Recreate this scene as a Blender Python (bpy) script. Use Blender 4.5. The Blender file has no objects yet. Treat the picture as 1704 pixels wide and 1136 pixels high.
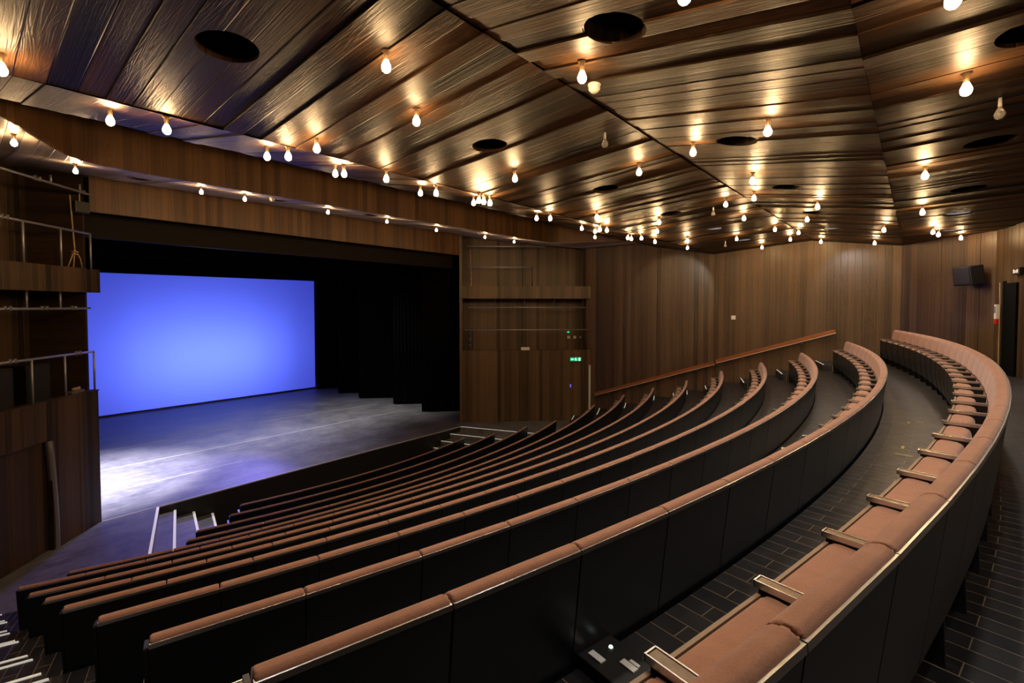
import bpy, bmesh, math, random
from math import sin, cos, pi, radians, atan2, hypot, asin, sqrt, degrees
from mathutils import Vector, Matrix

random.seed(7)
S = bpy.context.scene
COL = S.collection

# ------------------------------------------------------------------ camera, world, exposure
# world frame: X along the stage front, Y towards the stage, Z up, stage floor at z = 0
CAMZ = 4.663
cam_d = bpy.data.cameras.new('camera')
cam = bpy.data.objects.new('camera', cam_d)
COL.objects.link(cam)
S.camera = cam
cam_d.sensor_width = 36.0
cam_d.lens = 794.24 / 1704 * 36.0
cam_d.shift_y = -35.29 / 1704
cam_d.clip_start = 0.02
cam.location = (0, 0, CAMZ)
cam.rotation_euler = (radians(90 - 1.8), 0, -radians(49.77))

world = bpy.data.worlds.new('world')
S.world = world
world.use_nodes = True
world.node_tree.nodes['Background'].inputs[0].default_value = (0.02, 0.022, 0.03, 1)
world.node_tree.nodes['Background'].inputs[1].default_value = 0.0
S.view_settings.view_transform = 'Standard'
S.view_settings.look = 'None'
S.view_settings.exposure = 0.0
S.view_settings.gamma = 1.0
S.cycles.use_denoising = True
S.cycles.max_bounces = 8
S.cycles.diffuse_bounces = 4
S.cycles.glossy_bounces = 3
S.cycles.sample_clamp_indirect = 4.0
S.cycles.use_light_tree = True

BULB_POWER = 310.0        # emission strength of a lit bulb
RECESS_POWER = 86.0     # lamps up in the round ceiling recesses


def aim(o, target):
    d = Vector(target) - o.location
    o.rotation_euler = d.to_track_quat('-Z', 'Y').to_euler()


def lamp(name, kind, loc, target, energy, color, **kw):
    d = bpy.data.lights.new(name, kind)
    d.energy = energy
    d.color = color
    for k, v in kw.items():
        setattr(d, k, v)
    o = bpy.data.objects.new(name, d)
    COL.objects.link(o)
    o.location = loc
    if target:
        aim(o, target)
    return o


# blue lights behind the translucent backcloth
lamp('backcloth_light', 'AREA', (8.0, 28.3, 2.2), (8.0, 25.7, 2.5), 330, (0.13, 0.21, 1.0), shape='RECTANGLE', size=6.0, size_y=2.0)
# white stage light on the left of the stage
lamp('stage_spotlight', 'SPOT', (3.6, 14.9, 8.0), (2.0, 16.5, 0), 20000, (0.84, 0.81, 1.0), spot_size=radians(48), spot_blend=1.0, shadow_soft_size=0.3)
lamp('stage_worklight', 'SPOT', (9.5, 18.0, 8.4), (9.5, 16.0, 0), 2700, (0.95, 0.92, 0.85), spot_size=radians(110), spot_blend=1.0, shadow_soft_size=0.4)
# blue side light reaching the proscenium edge and the side platforms
lamp('blue_sidelight', 'SPOT', (9.0, 22.5, 6.6), (2.4, 12.0, 0.0), 3200, (0.25, 0.2, 1.0), spot_size=radians(34), spot_blend=0.5, shadow_soft_size=0.4)
lamp('stage_fill', 'SPOT', (6.0, 17.2, 8.3), (5.4, 17.4, 0), 3800, (0.74, 0.70, 1.0), spot_size=radians(84), spot_blend=1.0, shadow_soft_size=0.4)  # added soft fill that lifts the dim stage floor


# ------------------------------------------------------------------ node helpers and materials
def new_mat(name):
    m = bpy.data.materials.new(name)
    m.use_nodes = True
    nt = m.node_tree
    b = nt.nodes['Principled BSDF']
    return m, nt, b


def mathn(nt, op, a, b=None, c=None):
    n = nt.nodes.new('ShaderNodeMath')
    n.operation = op
    for i, v in enumerate((a, b, c)):
        if v is None:
            continue
        if isinstance(v, (int, float)):
            n.inputs[i].default_value = v
        else:
            nt.links.new(v, n.inputs[i])
    return n.outputs[0]


def combine(nt, x, y, z=0.0):
    n = nt.nodes.new('ShaderNodeCombineXYZ')
    for i, v in enumerate((x, y, z)):
        if isinstance(v, (int, float)):
            n.inputs[i].default_value = v
        else:
            nt.links.new(v, n.inputs[i])
    return n.outputs[0]


def noise(nt, vec, scale, detail=3, rough=0.55, dist=0.0):
    n = nt.nodes.new('ShaderNodeTexNoise')
    n.inputs['Scale'].default_value = scale
    n.inputs['Detail'].default_value = detail
    n.inputs['Roughness'].default_value = rough
    n.inputs['Distortion'].default_value = dist
    nt.links.new(vec, n.inputs['Vector'])
    return n.outputs['Fac']


def ramp(nt, fac, stops):
    n = nt.nodes.new('ShaderNodeValToRGB')
    el = n.color_ramp.elements
    while len(el) < len(stops):
        el.new(0.5)
    for e, (p, c) in zip(el, stops):
        e.position = p
        e.color = (*c, 1)
    nt.links.new(fac, n.inputs['Fac'])
    return n.outputs['Color']


def plain(name, col, rough=0.6, metal=0.0, spec=0.5, emit=None, estr=0.0, bump=0.0, bscale=60.0, var=0.0):
    m, nt, b = new_mat(name)
    b.inputs['Base Color'].default_value = (*col, 1)
    b.inputs['Roughness'].default_value = rough
    b.inputs['Metallic'].default_value = metal
    b.inputs['Specular IOR Level'].default_value = spec
    if emit:
        b.inputs['Emission Color'].default_value = (*emit, 1)
        b.inputs['Emission Strength'].default_value = estr
    if bump or var:
        tc = nt.nodes.new('ShaderNodeTexCoord')
        f = noise(nt, tc.outputs['Object'], bscale, 4)
        if bump:
            bp = nt.nodes.new('ShaderNodeBump')
            bp.inputs['Strength'].default_value = bump
            bp.inputs['Distance'].default_value = 0.004
            nt.links.new(f, bp.inputs['Height'])
            nt.links.new(bp.outputs[0], b.inputs['Normal'])
        if var:
            c = ramp(nt, f, [(0.3, tuple(x * (1 - var) for x in col)), (0.7, tuple(min(1, x * (1 + var)) for x in col))])
            nt.links.new(c, b.inputs['Base Color'])
    return m


def wood(name, dark, light, pitch, tdir, along, rough=(0.3, 0.5), grain=1.0, bump=0.6, tone=0.45, seed=0.0, dist=0.006, fine=26.0, spec=0.45):
    """boards: tdir = direction across the boards, along = direction of the boards (object space)."""
    m, nt, b = new_mat(name)
    tc = nt.nodes.new('ShaderNodeTexCoord')
    P = tc.outputs['Object']

    def dot(v):
        n = nt.nodes.new('ShaderNodeVectorMath')
        n.operation = 'DOT_PRODUCT'
        nt.links.new(P, n.inputs[0])
        n.inputs[1].default_value = v
        return n.outputs['Value']
    t = dot(tdir)
    a = dot(along)
    k = mathn(nt, 'FLOOR', mathn(nt, 'DIVIDE', t, pitch))
    wn = nt.nodes.new('ShaderNodeTexWhiteNoise')
    wn.noise_dimensions = '1D'
    nt.links.new(mathn(nt, 'ADD', k, seed + 0.37), wn.inputs['W'])
    r = wn.outputs['Value']
    off = mathn(nt, 'MULTIPLY', r, 37.0)
    # long streaks
    g1 = noise(nt, combine(nt, mathn(nt, 'MULTIPLY', t, fine), mathn(nt, 'ADD', mathn(nt, 'MULTIPLY', a, 0.35), off), off), 1.0, 5, 0.6)
    # fine grain
    g2 = noise(nt, combine(nt, mathn(nt, 'MULTIPLY', t, 150.0), mathn(nt, 'ADD', mathn(nt, 'MULTIPLY', a, 3.0), off), off), 1.0, 3, 0.6)
    # cathedral figure : contours of a stretched blob
    h = noise(nt, combine(nt, mathn(nt, 'MULTIPLY', t, 7.5), mathn(nt, 'ADD', mathn(nt, 'MULTIPLY', a, 0.6), off), off), 1.0, 2, 0.5, 0.25)
    rings = mathn(nt, 'SINE', mathn(nt, 'MULTIPLY', h, 110.0))
    rings = mathn(nt, 'MULTIPLY_ADD', rings, 0.5, 0.5)
    rings = mathn(nt, 'MULTIPLY', rings, rings)
    rings = mathn(nt, 'MULTIPLY', rings, mathn(nt, 'GREATER_THAN', mathn(nt, 'FRACT', mathn(nt, 'MULTIPLY', r, 7.3)), 0.45))
    g3 = noise(nt, combine(nt, mathn(nt, 'MULTIPLY', t, 70.0), mathn(nt, 'ADD', mathn(nt, 'MULTIPLY', a, 7.0), off), off), 1.0, 4, 0.7)
    mix = mathn(nt, 'ADD', mathn(nt, 'MULTIPLY', g1, 0.5), mathn(nt, 'ADD', mathn(nt, 'MULTIPLY', g2, 0.25), mathn(nt, 'MULTIPLY', rings, 0.24 * grain)))
    mix = mathn(nt, 'ADD', mix, mathn(nt, 'MULTIPLY', mathn(nt, 'SUBTRACT', r, 0.5), tone))
    c = ramp(nt, mix, [(0.18, dark), (0.5, tuple((x + y) / 2 for x, y in zip(dark, light))), (0.85, light)])
    nt.links.new(c, b.inputs['Base Color'])
    rr = mathn(nt, 'MULTIPLY_ADD', g1, rough[1] - rough[0], rough[0])
    nt.links.new(rr, b.inputs['Roughness'])
    b.inputs['Specular IOR Level'].default_value = spec
    # joints between boards
    fr = mathn(nt, 'FRACT', mathn(nt, 'DIVIDE', t, pitch))
    ed = mathn(nt, 'MINIMUM', fr, mathn(nt, 'SUBTRACT', 1.0, fr))
    gr = mathn(nt, 'MINIMUM', mathn(nt, 'MULTIPLY', ed, pitch / 0.006), 1.0)
    hgt = mathn(nt, 'ADD', mathn(nt, 'MULTIPLY', g1, 0.55), mathn(nt, 'ADD', mathn(nt, 'MULTIPLY', rings, 0.10 * grain), mathn(nt, 'ADD', mathn(nt, 'MULTIPLY', g3, 0.30 * grain), mathn(nt, 'MULTIPLY', g2, 0.2))))
    hgt = mathn(nt, 'ADD', hgt, mathn(nt, 'MULTIPLY', gr, 1.1))
    bp = nt.nodes.new('ShaderNodeBump')
    bp.inputs['Strength'].default_value = bump
    bp.inputs['Distance'].default_value = dist
    nt.links.new(hgt, bp.inputs['Height'])
    nt.links.new(bp.outputs[0], b.inputs['Normal'])
    return m


M = {}
M['ceil'] = wood('ceiling_boards', (0.004, 0.0022, 0.0012), (0.085, 0.042, 0.018), 0.178, (1, 0, 0), (0, 1, 0), (0.33, 0.56), 1.0, 1.0, tone=0.45, dist=0.0095, fine=36.0, spec=0.12)
M['soffit'] = wood('soffit_boards', (0.16, 0.135, 0.12), (0.62, 0.52, 0.46), 0.178, (1, 0, 0), (0, 1, 0), (0.24, 0.42), 0.7, 0.7)  # paler than the ceiling boards to stand for light bounced off the stage
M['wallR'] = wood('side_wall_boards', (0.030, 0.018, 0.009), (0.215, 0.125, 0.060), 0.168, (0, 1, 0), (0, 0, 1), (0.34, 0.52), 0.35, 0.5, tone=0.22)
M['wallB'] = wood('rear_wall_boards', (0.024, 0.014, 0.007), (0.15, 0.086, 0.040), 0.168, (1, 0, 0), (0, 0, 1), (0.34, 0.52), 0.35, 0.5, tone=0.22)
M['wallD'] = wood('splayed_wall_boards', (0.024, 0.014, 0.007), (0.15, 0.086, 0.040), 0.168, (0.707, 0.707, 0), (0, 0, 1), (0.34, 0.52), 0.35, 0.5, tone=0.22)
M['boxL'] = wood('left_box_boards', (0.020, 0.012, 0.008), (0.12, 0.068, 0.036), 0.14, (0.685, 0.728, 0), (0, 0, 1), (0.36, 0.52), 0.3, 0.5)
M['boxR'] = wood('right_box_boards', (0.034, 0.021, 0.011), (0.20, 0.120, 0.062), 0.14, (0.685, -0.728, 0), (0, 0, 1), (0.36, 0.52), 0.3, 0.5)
M['fascia'] = wood('fascia_boards', (0.06, 0.028, 0.011), (0.26, 0.13, 0.052), 0.13, (1, 0, 0), (0, 0, 1), (0.36, 0.52), 0.3, 0.5, tone=0.3)
M['door'] = wood('door_boards', (0.022, 0.014, 0.010), (0.09, 0.05, 0.03), 0.14, (0.685, 0.728, 0), (0, 0, 1), (0.36, 0.5), 0.3, 0.4)
M['black'] = plain('black_paint', (0.006, 0.006, 0.007), 0.55, var=0.2, bscale=8)
M['void'] = plain('black_void', (0.002, 0.002, 0.002), 0.9, spec=0.1)
M['panel'] = plain('black_back_panel', (0.006, 0.0075, 0.0095), 0.32, spec=0.5, bump=0.05, bscale=9, var=0.12)
M['standard'] = plain('black_end_panel', (0.006, 0.006, 0.007), 0.4)
M['metal'] = plain('brushed_aluminium', (0.66, 0.66, 0.66), 0.3, metal=1.0)
M['steel'] = plain('steel_pipe', (0.42, 0.42, 0.46), 0.5, metal=0.75)
M['armwood'] = plain('armrest_wood', (0.17, 0.10, 0.05), 0.38, bump=0.2, bscale=40, var=0.25)
M['boardedge'] = plain('seat_board_edge', (0.22, 0.14, 0.08), 0.5)
M['nosing'] = plain('white_nosing', (0.78, 0.78, 0.70), 0.5, var=0.08, bscale=20)
M['glow_nosing'] = plain('glowing_white_nosing', (0.8, 0.8, 0.74), 0.5, emit=(1.0, 0.97, 0.86), estr=0.28)  # glow put into the strips so they stay white in dim places
M['paleedge'] = plain('pale_rail_edge', (0.55, 0.42, 0.28), 0.4)
M['railwood'] = wood('handrail_wood', (0.16, 0.045, 0.012), (0.46, 0.16, 0.05), 0.5, (0, 0, 1), (0, 0.94, -0.34), (0.28, 0.4), 0.5, 0.3, tone=0.1)
M['curtain'] = plain('black_velour', (0.002, 0.002, 0.003), 0.9, spec=0.12)
M['rope'] = plain('cream_rope', (0.42, 0.30, 0.15), 0.8, bump=0.6, bscale=120)
M['white'] = plain('white_plastic', (0.75, 0.73, 0.68), 0.4)
M['paper'] = plain('white_paper', (0.8, 0.8, 0.78), 0.7)
M['red'] = plain('red_plastic', (0.6, 0.03, 0.02), 0.4)
M['grey'] = plain('grey_plastic', (0.12, 0.12, 0.13), 0.5)
M['green_sign'] = plain('lit_green_sign', (0.0, 0.2, 0.08), 0.5, emit=(0.0, 0.55, 0.22), estr=0.8)
M['sign_white'] = plain('lit_white_pictogram', (0.9, 0.9, 0.9), 0.5, emit=(0.75, 1.0, 0.85), estr=1.1)
M['green_led'] = plain('green_led', (0.0, 0.3, 0.15), 0.5, emit=(0.0, 0.8, 0.4), estr=1.0)
M['violet_led'] = plain('violet_led', (0.1, 0.1, 0.4), 0.5, emit=(0.2, 0.15, 0.9), estr=0.7)
M['amber_led'] = plain('amber_led', (0.4, 0.2, 0.0), 0.5, emit=(1.0, 0.5, 0.08), estr=2.0)
M['bulb'] = plain('lit_bulb_glass', (1, 0.9, 0.7), 0.3, emit=(1.0, 0.63, 0.29), estr=BULB_POWER)
M['brass'] = plain('brown_lampholder', (0.10, 0.06, 0.03), 0.35, metal=0.6)
M['lens'] = plain('downlight_lens', (0.5, 0.52, 0.55), 0.3, emit=(0.8, 0.85, 0.95), estr=0.22)
M['yellow'] = plain('yellow_tape', (0.55, 0.42, 0.05), 0.6)
M['blue_black'] = plain('dark_loudspeaker_cloth', (0.012, 0.012, 0.02), 0.5)
M['fleck'] = plain('pale_chalk_tape', (0.36, 0.36, 0.37), 0.6)

# clear glass of the bulbs that are out
m, nt, b = new_mat('clear_bulb_glass')
b.inputs['Base Color'].default_value = (0.95, 0.93, 0.9, 1)
b.inputs['Roughness'].default_value = 0.06
b.inputs['Transmission Weight'].default_value = 0.75
b.inputs['IOR'].default_value = 1.3
M['glass'] = m

# brown wool seat cloth
m, nt, b = new_mat('brown_wool_cloth')
tc = nt.nodes.new('ShaderNodeTexCoord')
f = noise(nt, tc.outputs['Object'], 170, 3, 0.7)
f2 = noise(nt, tc.outputs['Object'], 7, 3, 0.6)
c = ramp(nt, mathn(nt, 'ADD', mathn(nt, 'MULTIPLY', f, 0.45), mathn(nt, 'MULTIPLY', f2, 0.55)),
         [(0.3, (0.22, 0.096, 0.056)), (0.7, (0.38, 0.18, 0.105))])
nt.links.new(c, b.inputs['Base Color'])
b.inputs['Roughness'].default_value = 0.9
b.inputs['Specular IOR Level'].default_value = 0.2
b.inputs['Sheen Weight'].default_value = 0.25
bp = nt.nodes.new('ShaderNodeBump')
bp.inputs['Strength'].default_value = 0.35
bp.inputs['Distance'].default_value = 0.002
nt.links.new(f, bp.inputs['Height'])
nt.links.new(bp.outputs[0], b.inputs['Normal'])
M['cloth'] = m

# seating centre (all rows are arcs round it)
CX, CY = 7.80, 27.49

# dark block floor laid radially
m, nt, b = new_mat('dark_block_floor')
tc = nt.nodes.new('ShaderNodeTexCoord')
sx = nt.nodes.new('ShaderNodeSeparateXYZ')
nt.links.new(tc.outputs['Object'], sx.inputs[0])
dx = mathn(nt, 'SUBTRACT', sx.outputs[0], CX)
dy = mathn(nt, 'SUBTRACT', sx.outputs[1], CY)
rad = mathn(nt, 'SQRT', mathn(nt, 'ADD', mathn(nt, 'MULTIPLY', dx, dx), mathn(nt, 'MULTIPLY', dy, dy)))
ang = mathn(nt, 'MULTIPLY', mathn(nt, 'ARCTAN2', dx, mathn(nt, 'MULTIPLY', dy, -1.0)), 27.0)
vec = combine(nt, rad, ang, 0)
br = nt.nodes.new('ShaderNodeTexBrick')
br.inputs['Scale'].default_value = 1.0
br.inputs['Brick Width'].default_value = 0.42
br.inputs['Row Height'].default_value = 0.112
br.inputs['Mortar Size'].default_value = 0.003
br.inputs['Mortar Smooth'].default_value = 0.3
br.inputs['Bias'].default_value = 0.0
br.inputs['Color1'].default_value = (0.010, 0.010, 0.013, 1)
br.inputs['Color2'].default_value = (0.024, 0.022, 0.023, 1)
br.inputs['Mortar'].default_value = (0.20, 0.15, 0.10, 1)
nt.links.new(vec, br.inputs['Vector'])
nt.links.new(br.outputs['Color'], b.inputs['Base Color'])
f = noise(nt, tc.outputs['Object'], 9, 4)
nt.links.new(mathn(nt, 'MULTIPLY_ADD', f, 0.35, 0.28), b.inputs['Roughness'])
bp = nt.nodes.new('ShaderNodeBump')
bp.inputs['Strength'].default_value = 0.4
bp.inputs['Distance'].default_value = 0.003
nt.links.new(mathn(nt, 'SUBTRACT', 1.0, br.outputs['Fac']), bp.inputs['Height'])
nt.links.new(bp.outputs[0], b.inputs['Normal'])
M['tile'] = m

# stage floor : worn dark dance floor
m, nt, b = new_mat('stage_floor_vinyl')
tc = nt.nodes.new('ShaderNodeTexCoord')
P = tc.outputs['Object']
n1 = noise(nt, P, 0.9, 6, 0.65)
n2 = noise(nt, P, 5.5, 8, 0.78)
mp = nt.nodes.new('ShaderNodeMapping')
mp.inputs['Scale'].default_value = (0.6, 9.0, 1)
nt.links.new(P, mp.inputs[0])
n3 = noise(nt, mp.outputs[0], 1.2, 5, 0.7)
mm = mathn(nt, 'ADD', mathn(nt, 'MULTIPLY', n1, 0.4), mathn(nt, 'ADD', mathn(nt, 'MULTIPLY', n2, 0.3), mathn(nt, 'MULTIPLY', n3, 0.3)))
c = ramp(nt, mm, [(0.36, (0.05, 0.05, 0.055)), (0.62, (0.22, 0.215, 0.22))])
nt.links.new(c, b.inputs['Base Color'])
nt.links.new(mathn(nt, 'MULTIPLY_ADD', mm, 0.5, 0.2), b.inputs['Roughness'])
b.inputs['Specular IOR Level'].default_value = 0.45
M['stage'] = m

# translucent blue lit backcloth
m, nt, b = new_mat('translucent_backcloth')
nt.nodes.remove(b)
tr = nt.nodes.new('ShaderNodeBsdfTranslucent')
tr.inputs['Color'].default_value = (0.8, 0.8, 0.85, 1)
df = nt.nodes.new('ShaderNodeBsdfDiffuse')
df.inputs['Color'].default_value = (0.5, 0.5, 0.55, 1)
em = nt.nodes.new('ShaderNodeEmission')
em.inputs['Color'].default_value = (0.055, 0.075, 0.95, 1)
em.inputs['Strength'].default_value = 0.40
mx = nt.nodes.new('ShaderNodeMixShader')
mx.inputs[0].default_value = 0.25
nt.links.new(tr.outputs[0], mx.inputs[1])
nt.links.new(df.outputs[0], mx.inputs[2])
ad = nt.nodes.new('ShaderNodeAddShader')
nt.links.new(mx.outputs[0], ad.inputs[0])
nt.links.new(em.outputs[0], ad.inputs[1])
nt.links.new(ad.outputs[0], nt.nodes['Material Output'].inputs['Surface'])
M['screen'] = m


# ------------------------------------------------------------------ mesh helpers
def tag(o, label=None, cat=None, group=None, kind=None):
    if label:
        o['label'] = label
    if cat:
        o['category'] = cat
    if group:
        o['group'] = group
    if kind:
        o['kind'] = kind
    return o


def link(name, bm, mat, parent=None, smooth=False, recalc=True):
    if recalc:
        bmesh.ops.recalc_face_normals(bm, faces=bm.faces[:])
    me = bpy.data.meshes.new(name)
    bm.to_mesh(me)
    bm.free()
    if mat:
        me.materials.append(mat)
    if smooth:
        for p in me.polygons:
            p.use_smooth = True
    o = bpy.data.objects.new(name, me)
    COL.objects.link(o)
    if parent:
        o.parent = parent
    return o


def empty(name, loc, rz=0.0):
    o = bpy.data.objects.new(name, None)
    o.empty_display_size = 0.1
    COL.objects.link(o)
    o.location = loc
    o.rotation_euler = (0, 0, rz)
    return o


def add_box(bm, lo, hi, mtx=None, bevel=0.0, seg=2):
    t = bmesh.new()
    vs = [t.verts.new((x, y, z)) for x in (lo[0], hi[0]) for y in (lo[1], hi[1]) for z in (lo[2], hi[2])]
    for f in ((0, 1, 3, 2), (4, 6, 7, 5), (0, 4, 5, 1), (2, 3, 7, 6), (0, 2, 6, 4), (1, 5, 7, 3)):
        t.faces.new([vs[i] for i in f])
    if bevel:
        bmesh.ops.bevel(t, geom=t.edges[:], offset=bevel, segments=seg, affect='EDGES', profile=0.6)
    if mtx is not None:
        t.transform(mtx)
    merge(bm, t)


def merge(bm, t):
    me = bpy.data.meshes.new('tmp')
    t.to_mesh(me)
    t.free()
    bm.from_mesh(me)
    bpy.data.meshes.remove(me)


def add_tube(bm, a, b, r, n=10, r2=None, caps=True):
    a, b = Vector(a), Vector(b)
    d = (b - a).normalized()
    u = d.orthogonal().normalized()
    w = d.cross(u)
    r2 = r if r2 is None else r2
    A = [bm.verts.new(a + (u * cos(2 * pi * i / n) + w * sin(2 * pi * i / n)) * r) for i in range(n)]
    B = [bm.verts.new(b + (u * cos(2 * pi * i / n) + w * sin(2 * pi * i / n)) * r2) for i in range(n)]
    for i in range(n):
        bm.faces.new((A[i], A[(i + 1) % n], B[(i + 1) % n], B[i]))
    if caps:
        bm.faces.new(A[::-1])
        bm.faces.new(B)


def add_path_tube(bm, pts, r, n=8):
    pts = [Vector(p) for p in pts]
    rings = []
    for i, p in enumerate(pts):
        d = (pts[min(i + 1, len(pts) - 1)] - pts[max(i - 1, 0)]).normalized()
        u = d.cross(Vector((0.31, 0.87, 0.13))).normalized()
        w = d.cross(u)
        rings.append([bm.verts.new(p + (u * cos(2 * pi * k / n) + w * sin(2 * pi * k / n)) * r) for k in range(n)])
    for A, B in zip(rings, rings[1:]):
        for i in range(n):
            bm.faces.new((A[i], A[(i + 1) % n], B[(i + 1) % n], B[i]))
    bm.faces.new(rings[0][::-1])
    bm.faces.new(rings[-1])


def add_lathe(bm, prof, n=20, org=(0, 0, 0)):
    """prof: list of (radius, z)"""
    ox, oy, oz = org
    rings = []
    for r, z in prof:
        if r < 1e-5:
            rings.append([bm.verts.new((ox, oy, oz + z))])
        else:
            rings.append([bm.verts.new((ox + r * cos(2 * pi * i / n), oy + r * sin(2 * pi * i / n), oz + z)) for i in range(n)])
    for A, B in zip(rings, rings[1:]):
        for i in range(n):
            j = (i + 1) % n
            if len(A) == 1 and len(B) == 1:
                continue
            if len(A) == 1:
                bm.faces.new((A[0], B[i], B[j]))
            elif len(B) == 1:
                bm.faces.new((A[i], A[j], B[0]))
            else:
                bm.faces.new((A[i], A[j], B[j], B[i]))


def add_prism(bm, poly, z0, z1):
    """closed plan polygon extruded vertically; z0, z1 numbers or callables of (x, y)"""
    f0 = z0 if callable(z0) else (lambda x, y: z0)
    f1 = z1 if callable(z1) else (lambda x, y: z1)
    A = [bm.verts.new((x, y, f0(x, y))) for x, y in poly]
    B = [bm.verts.new((x, y, f1(x, y))) for x, y in poly]
    n = len(poly)
    fs = []
    for i in range(n):
        bm.faces.new((A[i], A[(i + 1) % n], B[(i + 1) % n], B[i]))
    fs.append(bm.faces.new(A[::-1]))
    fs.append(bm.faces.new(B))
    if n > 4:
        bmesh.ops.triangulate(bm, faces=fs)


def add_profile_x(bm, prof, x0, x1, end_bulge=0.0):
    """closed (y, z) profile extruded along x"""
    A = [bm.verts.new((x0, y, z)) for y, z in prof]
    B = [bm.verts.new((x1, y, z)) for y, z in prof]
    n = len(prof)
    for i in range(n):
        bm.faces.new((A[i], A[(i + 1) % n], B[(i + 1) % n], B[i]))
    bm.faces.new(A[::-1])
    bm.faces.new(B)


def boards(path, pitch, nside, z0, z1, thick=0.08, amp=0.010, seed=1, bm=None):
    """vertical boards along a plan polyline; nside=+1 puts the board faces on the left of the path"""
    rnd = random.Random(seed)
    bm = bm or bmesh.new()
    P = [Vector((x, y)) for x, y in path]
    L = [0]
    for a, b_ in zip(P, P[1:]):
        L.append(L[-1] + (b_ - a).length)
    n = max(1, round(L[-1] / pitch))

    def at(s):
        for i in range(len(P) - 1):
            if s <= L[i + 1] + 1e-9:
                t = (s - L[i]) / (L[i + 1] - L[i])
                return P[i].lerp(P[i + 1], t)
        return P[-1]

    def nrm(s):
        e = min(0.12, L[-1] * 0.2)
        d = at(min(L[-1], s + e)) - at(max(0, s - e))
        d.normalize()
        return Vector((-d.y, d.x)) * nside
    front = []
    for i in range(n):
        o = rnd.random() * amp
        sa, sb = L[-1] * i / n, L[-1] * (i + 1) / n
        front.append(at(sa) + nrm(sa) * o)
        front.append(at(sb) + nrm(sb) * o)
    back = []
    k = max(2, min(n + 1, 60))
    for i in range(k):
        s = L[-1] * (k - 1 - i) / (k - 1)
        back.append(at(s) - nrm(s) * thick)
    add_prism(bm, [tuple(v) for v in front + back], z0, z1)
    return bm


# ------------------------------------------------------------------ row geometry
ROWS = 'ABCDEFGHIJKLM'
RAD = dict(A=28.17, B=27.21, C=26.24, D=25.26, E=24.21, F=23.19, G=22.10, H=21.07, I=20.05, J=19.03, K=17.99, L=17.04, M=15.90)
TOP = dict(A=4.04, B=3.70, C=3.33, D=2.97, E=2.58, F=2.20, G=1.79, H=1.43, I=1.06, J=0.73, K=0.44, L=0.24, M=-0.01)
BACKH = 0.86
FL = {k: TOP[k] - BACKH for k in ROWS}
THL = dict(A=-15.01, B=-15.60, C=-16.20, D=-16.86, E=-17.66, F=-18.46, G=-19.44, H=-20.45, I=-19.94, J=-16.2, K=-15.79, L=-13.78, M=-12.61)
THR = dict(A=15.5, B=16.0, C=17.0, D=17.8, E=19.3, F=19.7, G=21.3, H=22.1, I=21.3, J=16.9, K=16.8, L=14.6, M=14.1)
XL, XR = -1.10, 16.70          # side walls


def polar(r, th):
    t = radians(th)
    return CX + r * sin(t), CY - r * cos(t)


def arc_x(r, x0, x1, n=40):
    a0 = asin(max(-1, min(1, (x0 - CX) / r)))
    a1 = asin(max(-1, min(1, (x1 - CX) / r)))
    return [(CX + r * sin(a0 + (a1 - a0) * i / n), CY - r * cos(a0 + (a1 - a0) * i / n)) for i in range(n + 1)]


def ring(r0, r1, x0, x1, z0, z1, n=40, name='floor', mat=None, parent=None):
    bm = bmesh.new()
    a = arc_x(r0, x0, x1, n)
    b_ = arc_x(r1, x0, x1, n)
    A0 = [bm.verts.new((x, y, z0)) for x, y in a]
    A1 = [bm.verts.new((x, y, z1)) for x, y in a]
    B0 = [bm.verts.new((x, y, z0)) for x, y in b_]
    B1 = [bm.verts.new((x, y, z1)) for x, y in b_]
    for i in range(n):
        bm.faces.new((A0[i], A0[i + 1], A1[i + 1], A1[i]))
        bm.faces.new((B0[i], B1[i], B1[i + 1], B0[i + 1]))
        bm.faces.new((A1[i], A1[i + 1], B1[i + 1], B1[i]))
        bm.faces.new((A0[i], B0[i], B0[i + 1], A0[i + 1]))
    bm.faces.new((A0[0], A1[0], B1[0], B0[0]))
    bm.faces.new((A0[n], B0[n], B1[n], A1[n]))
    return link(name, bm, mat, parent)


# ------------------------------------------------------------------ floors
ordw = ['first', 'second', 'third', 'fourth', 'fifth', 'sixth', 'seventh', 'eighth', 'ninth', 'tenth', 'eleventh', 'twelfth', 'thirteenth']
for i, k in enumerate(ROWS):
    r_in = RAD[ROWS[i + 1]] - 0.035 if i < 12 else 14.4
    r_out = (RAD[k] - 0.035) if i else 29.95
    zb = (FL[ROWS[i + 1]] if i < 12 else FL['M']) - 0.25
    if k in 'JKLM':      # pit rows: kept between the side platforms
        x0 = {'J': 1.6, 'K': 2.0, 'L': 2.2, 'M': 2.4}[k]
        x1 = {'J': 14.2, 'K': 13.8, 'L': 13.4, 'M': 13.0}[k]
    else:
        x0, x1 = XL, XR
    o = ring(r_in, r_out, x0, x1, zb, FL[k], 60, 'floor', M['tile'])
    tag(o, 'dark block-floored seating step, %s from the back' % ordw[i], 'floor', kind='structure')
# pit floor in front of the first row
bm = bmesh.new()
add_prism(bm, [(2.0, 13.25), (13.6, 13.25)] + arc_x(14.42, 12.7, 2.9, 20), FL['M'] - 0.25, FL['M'] - 0.004)
tag(link('floor', bm, M['tile']), 'dark floor strip between first row and stage front', 'floor', kind='structure')

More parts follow.
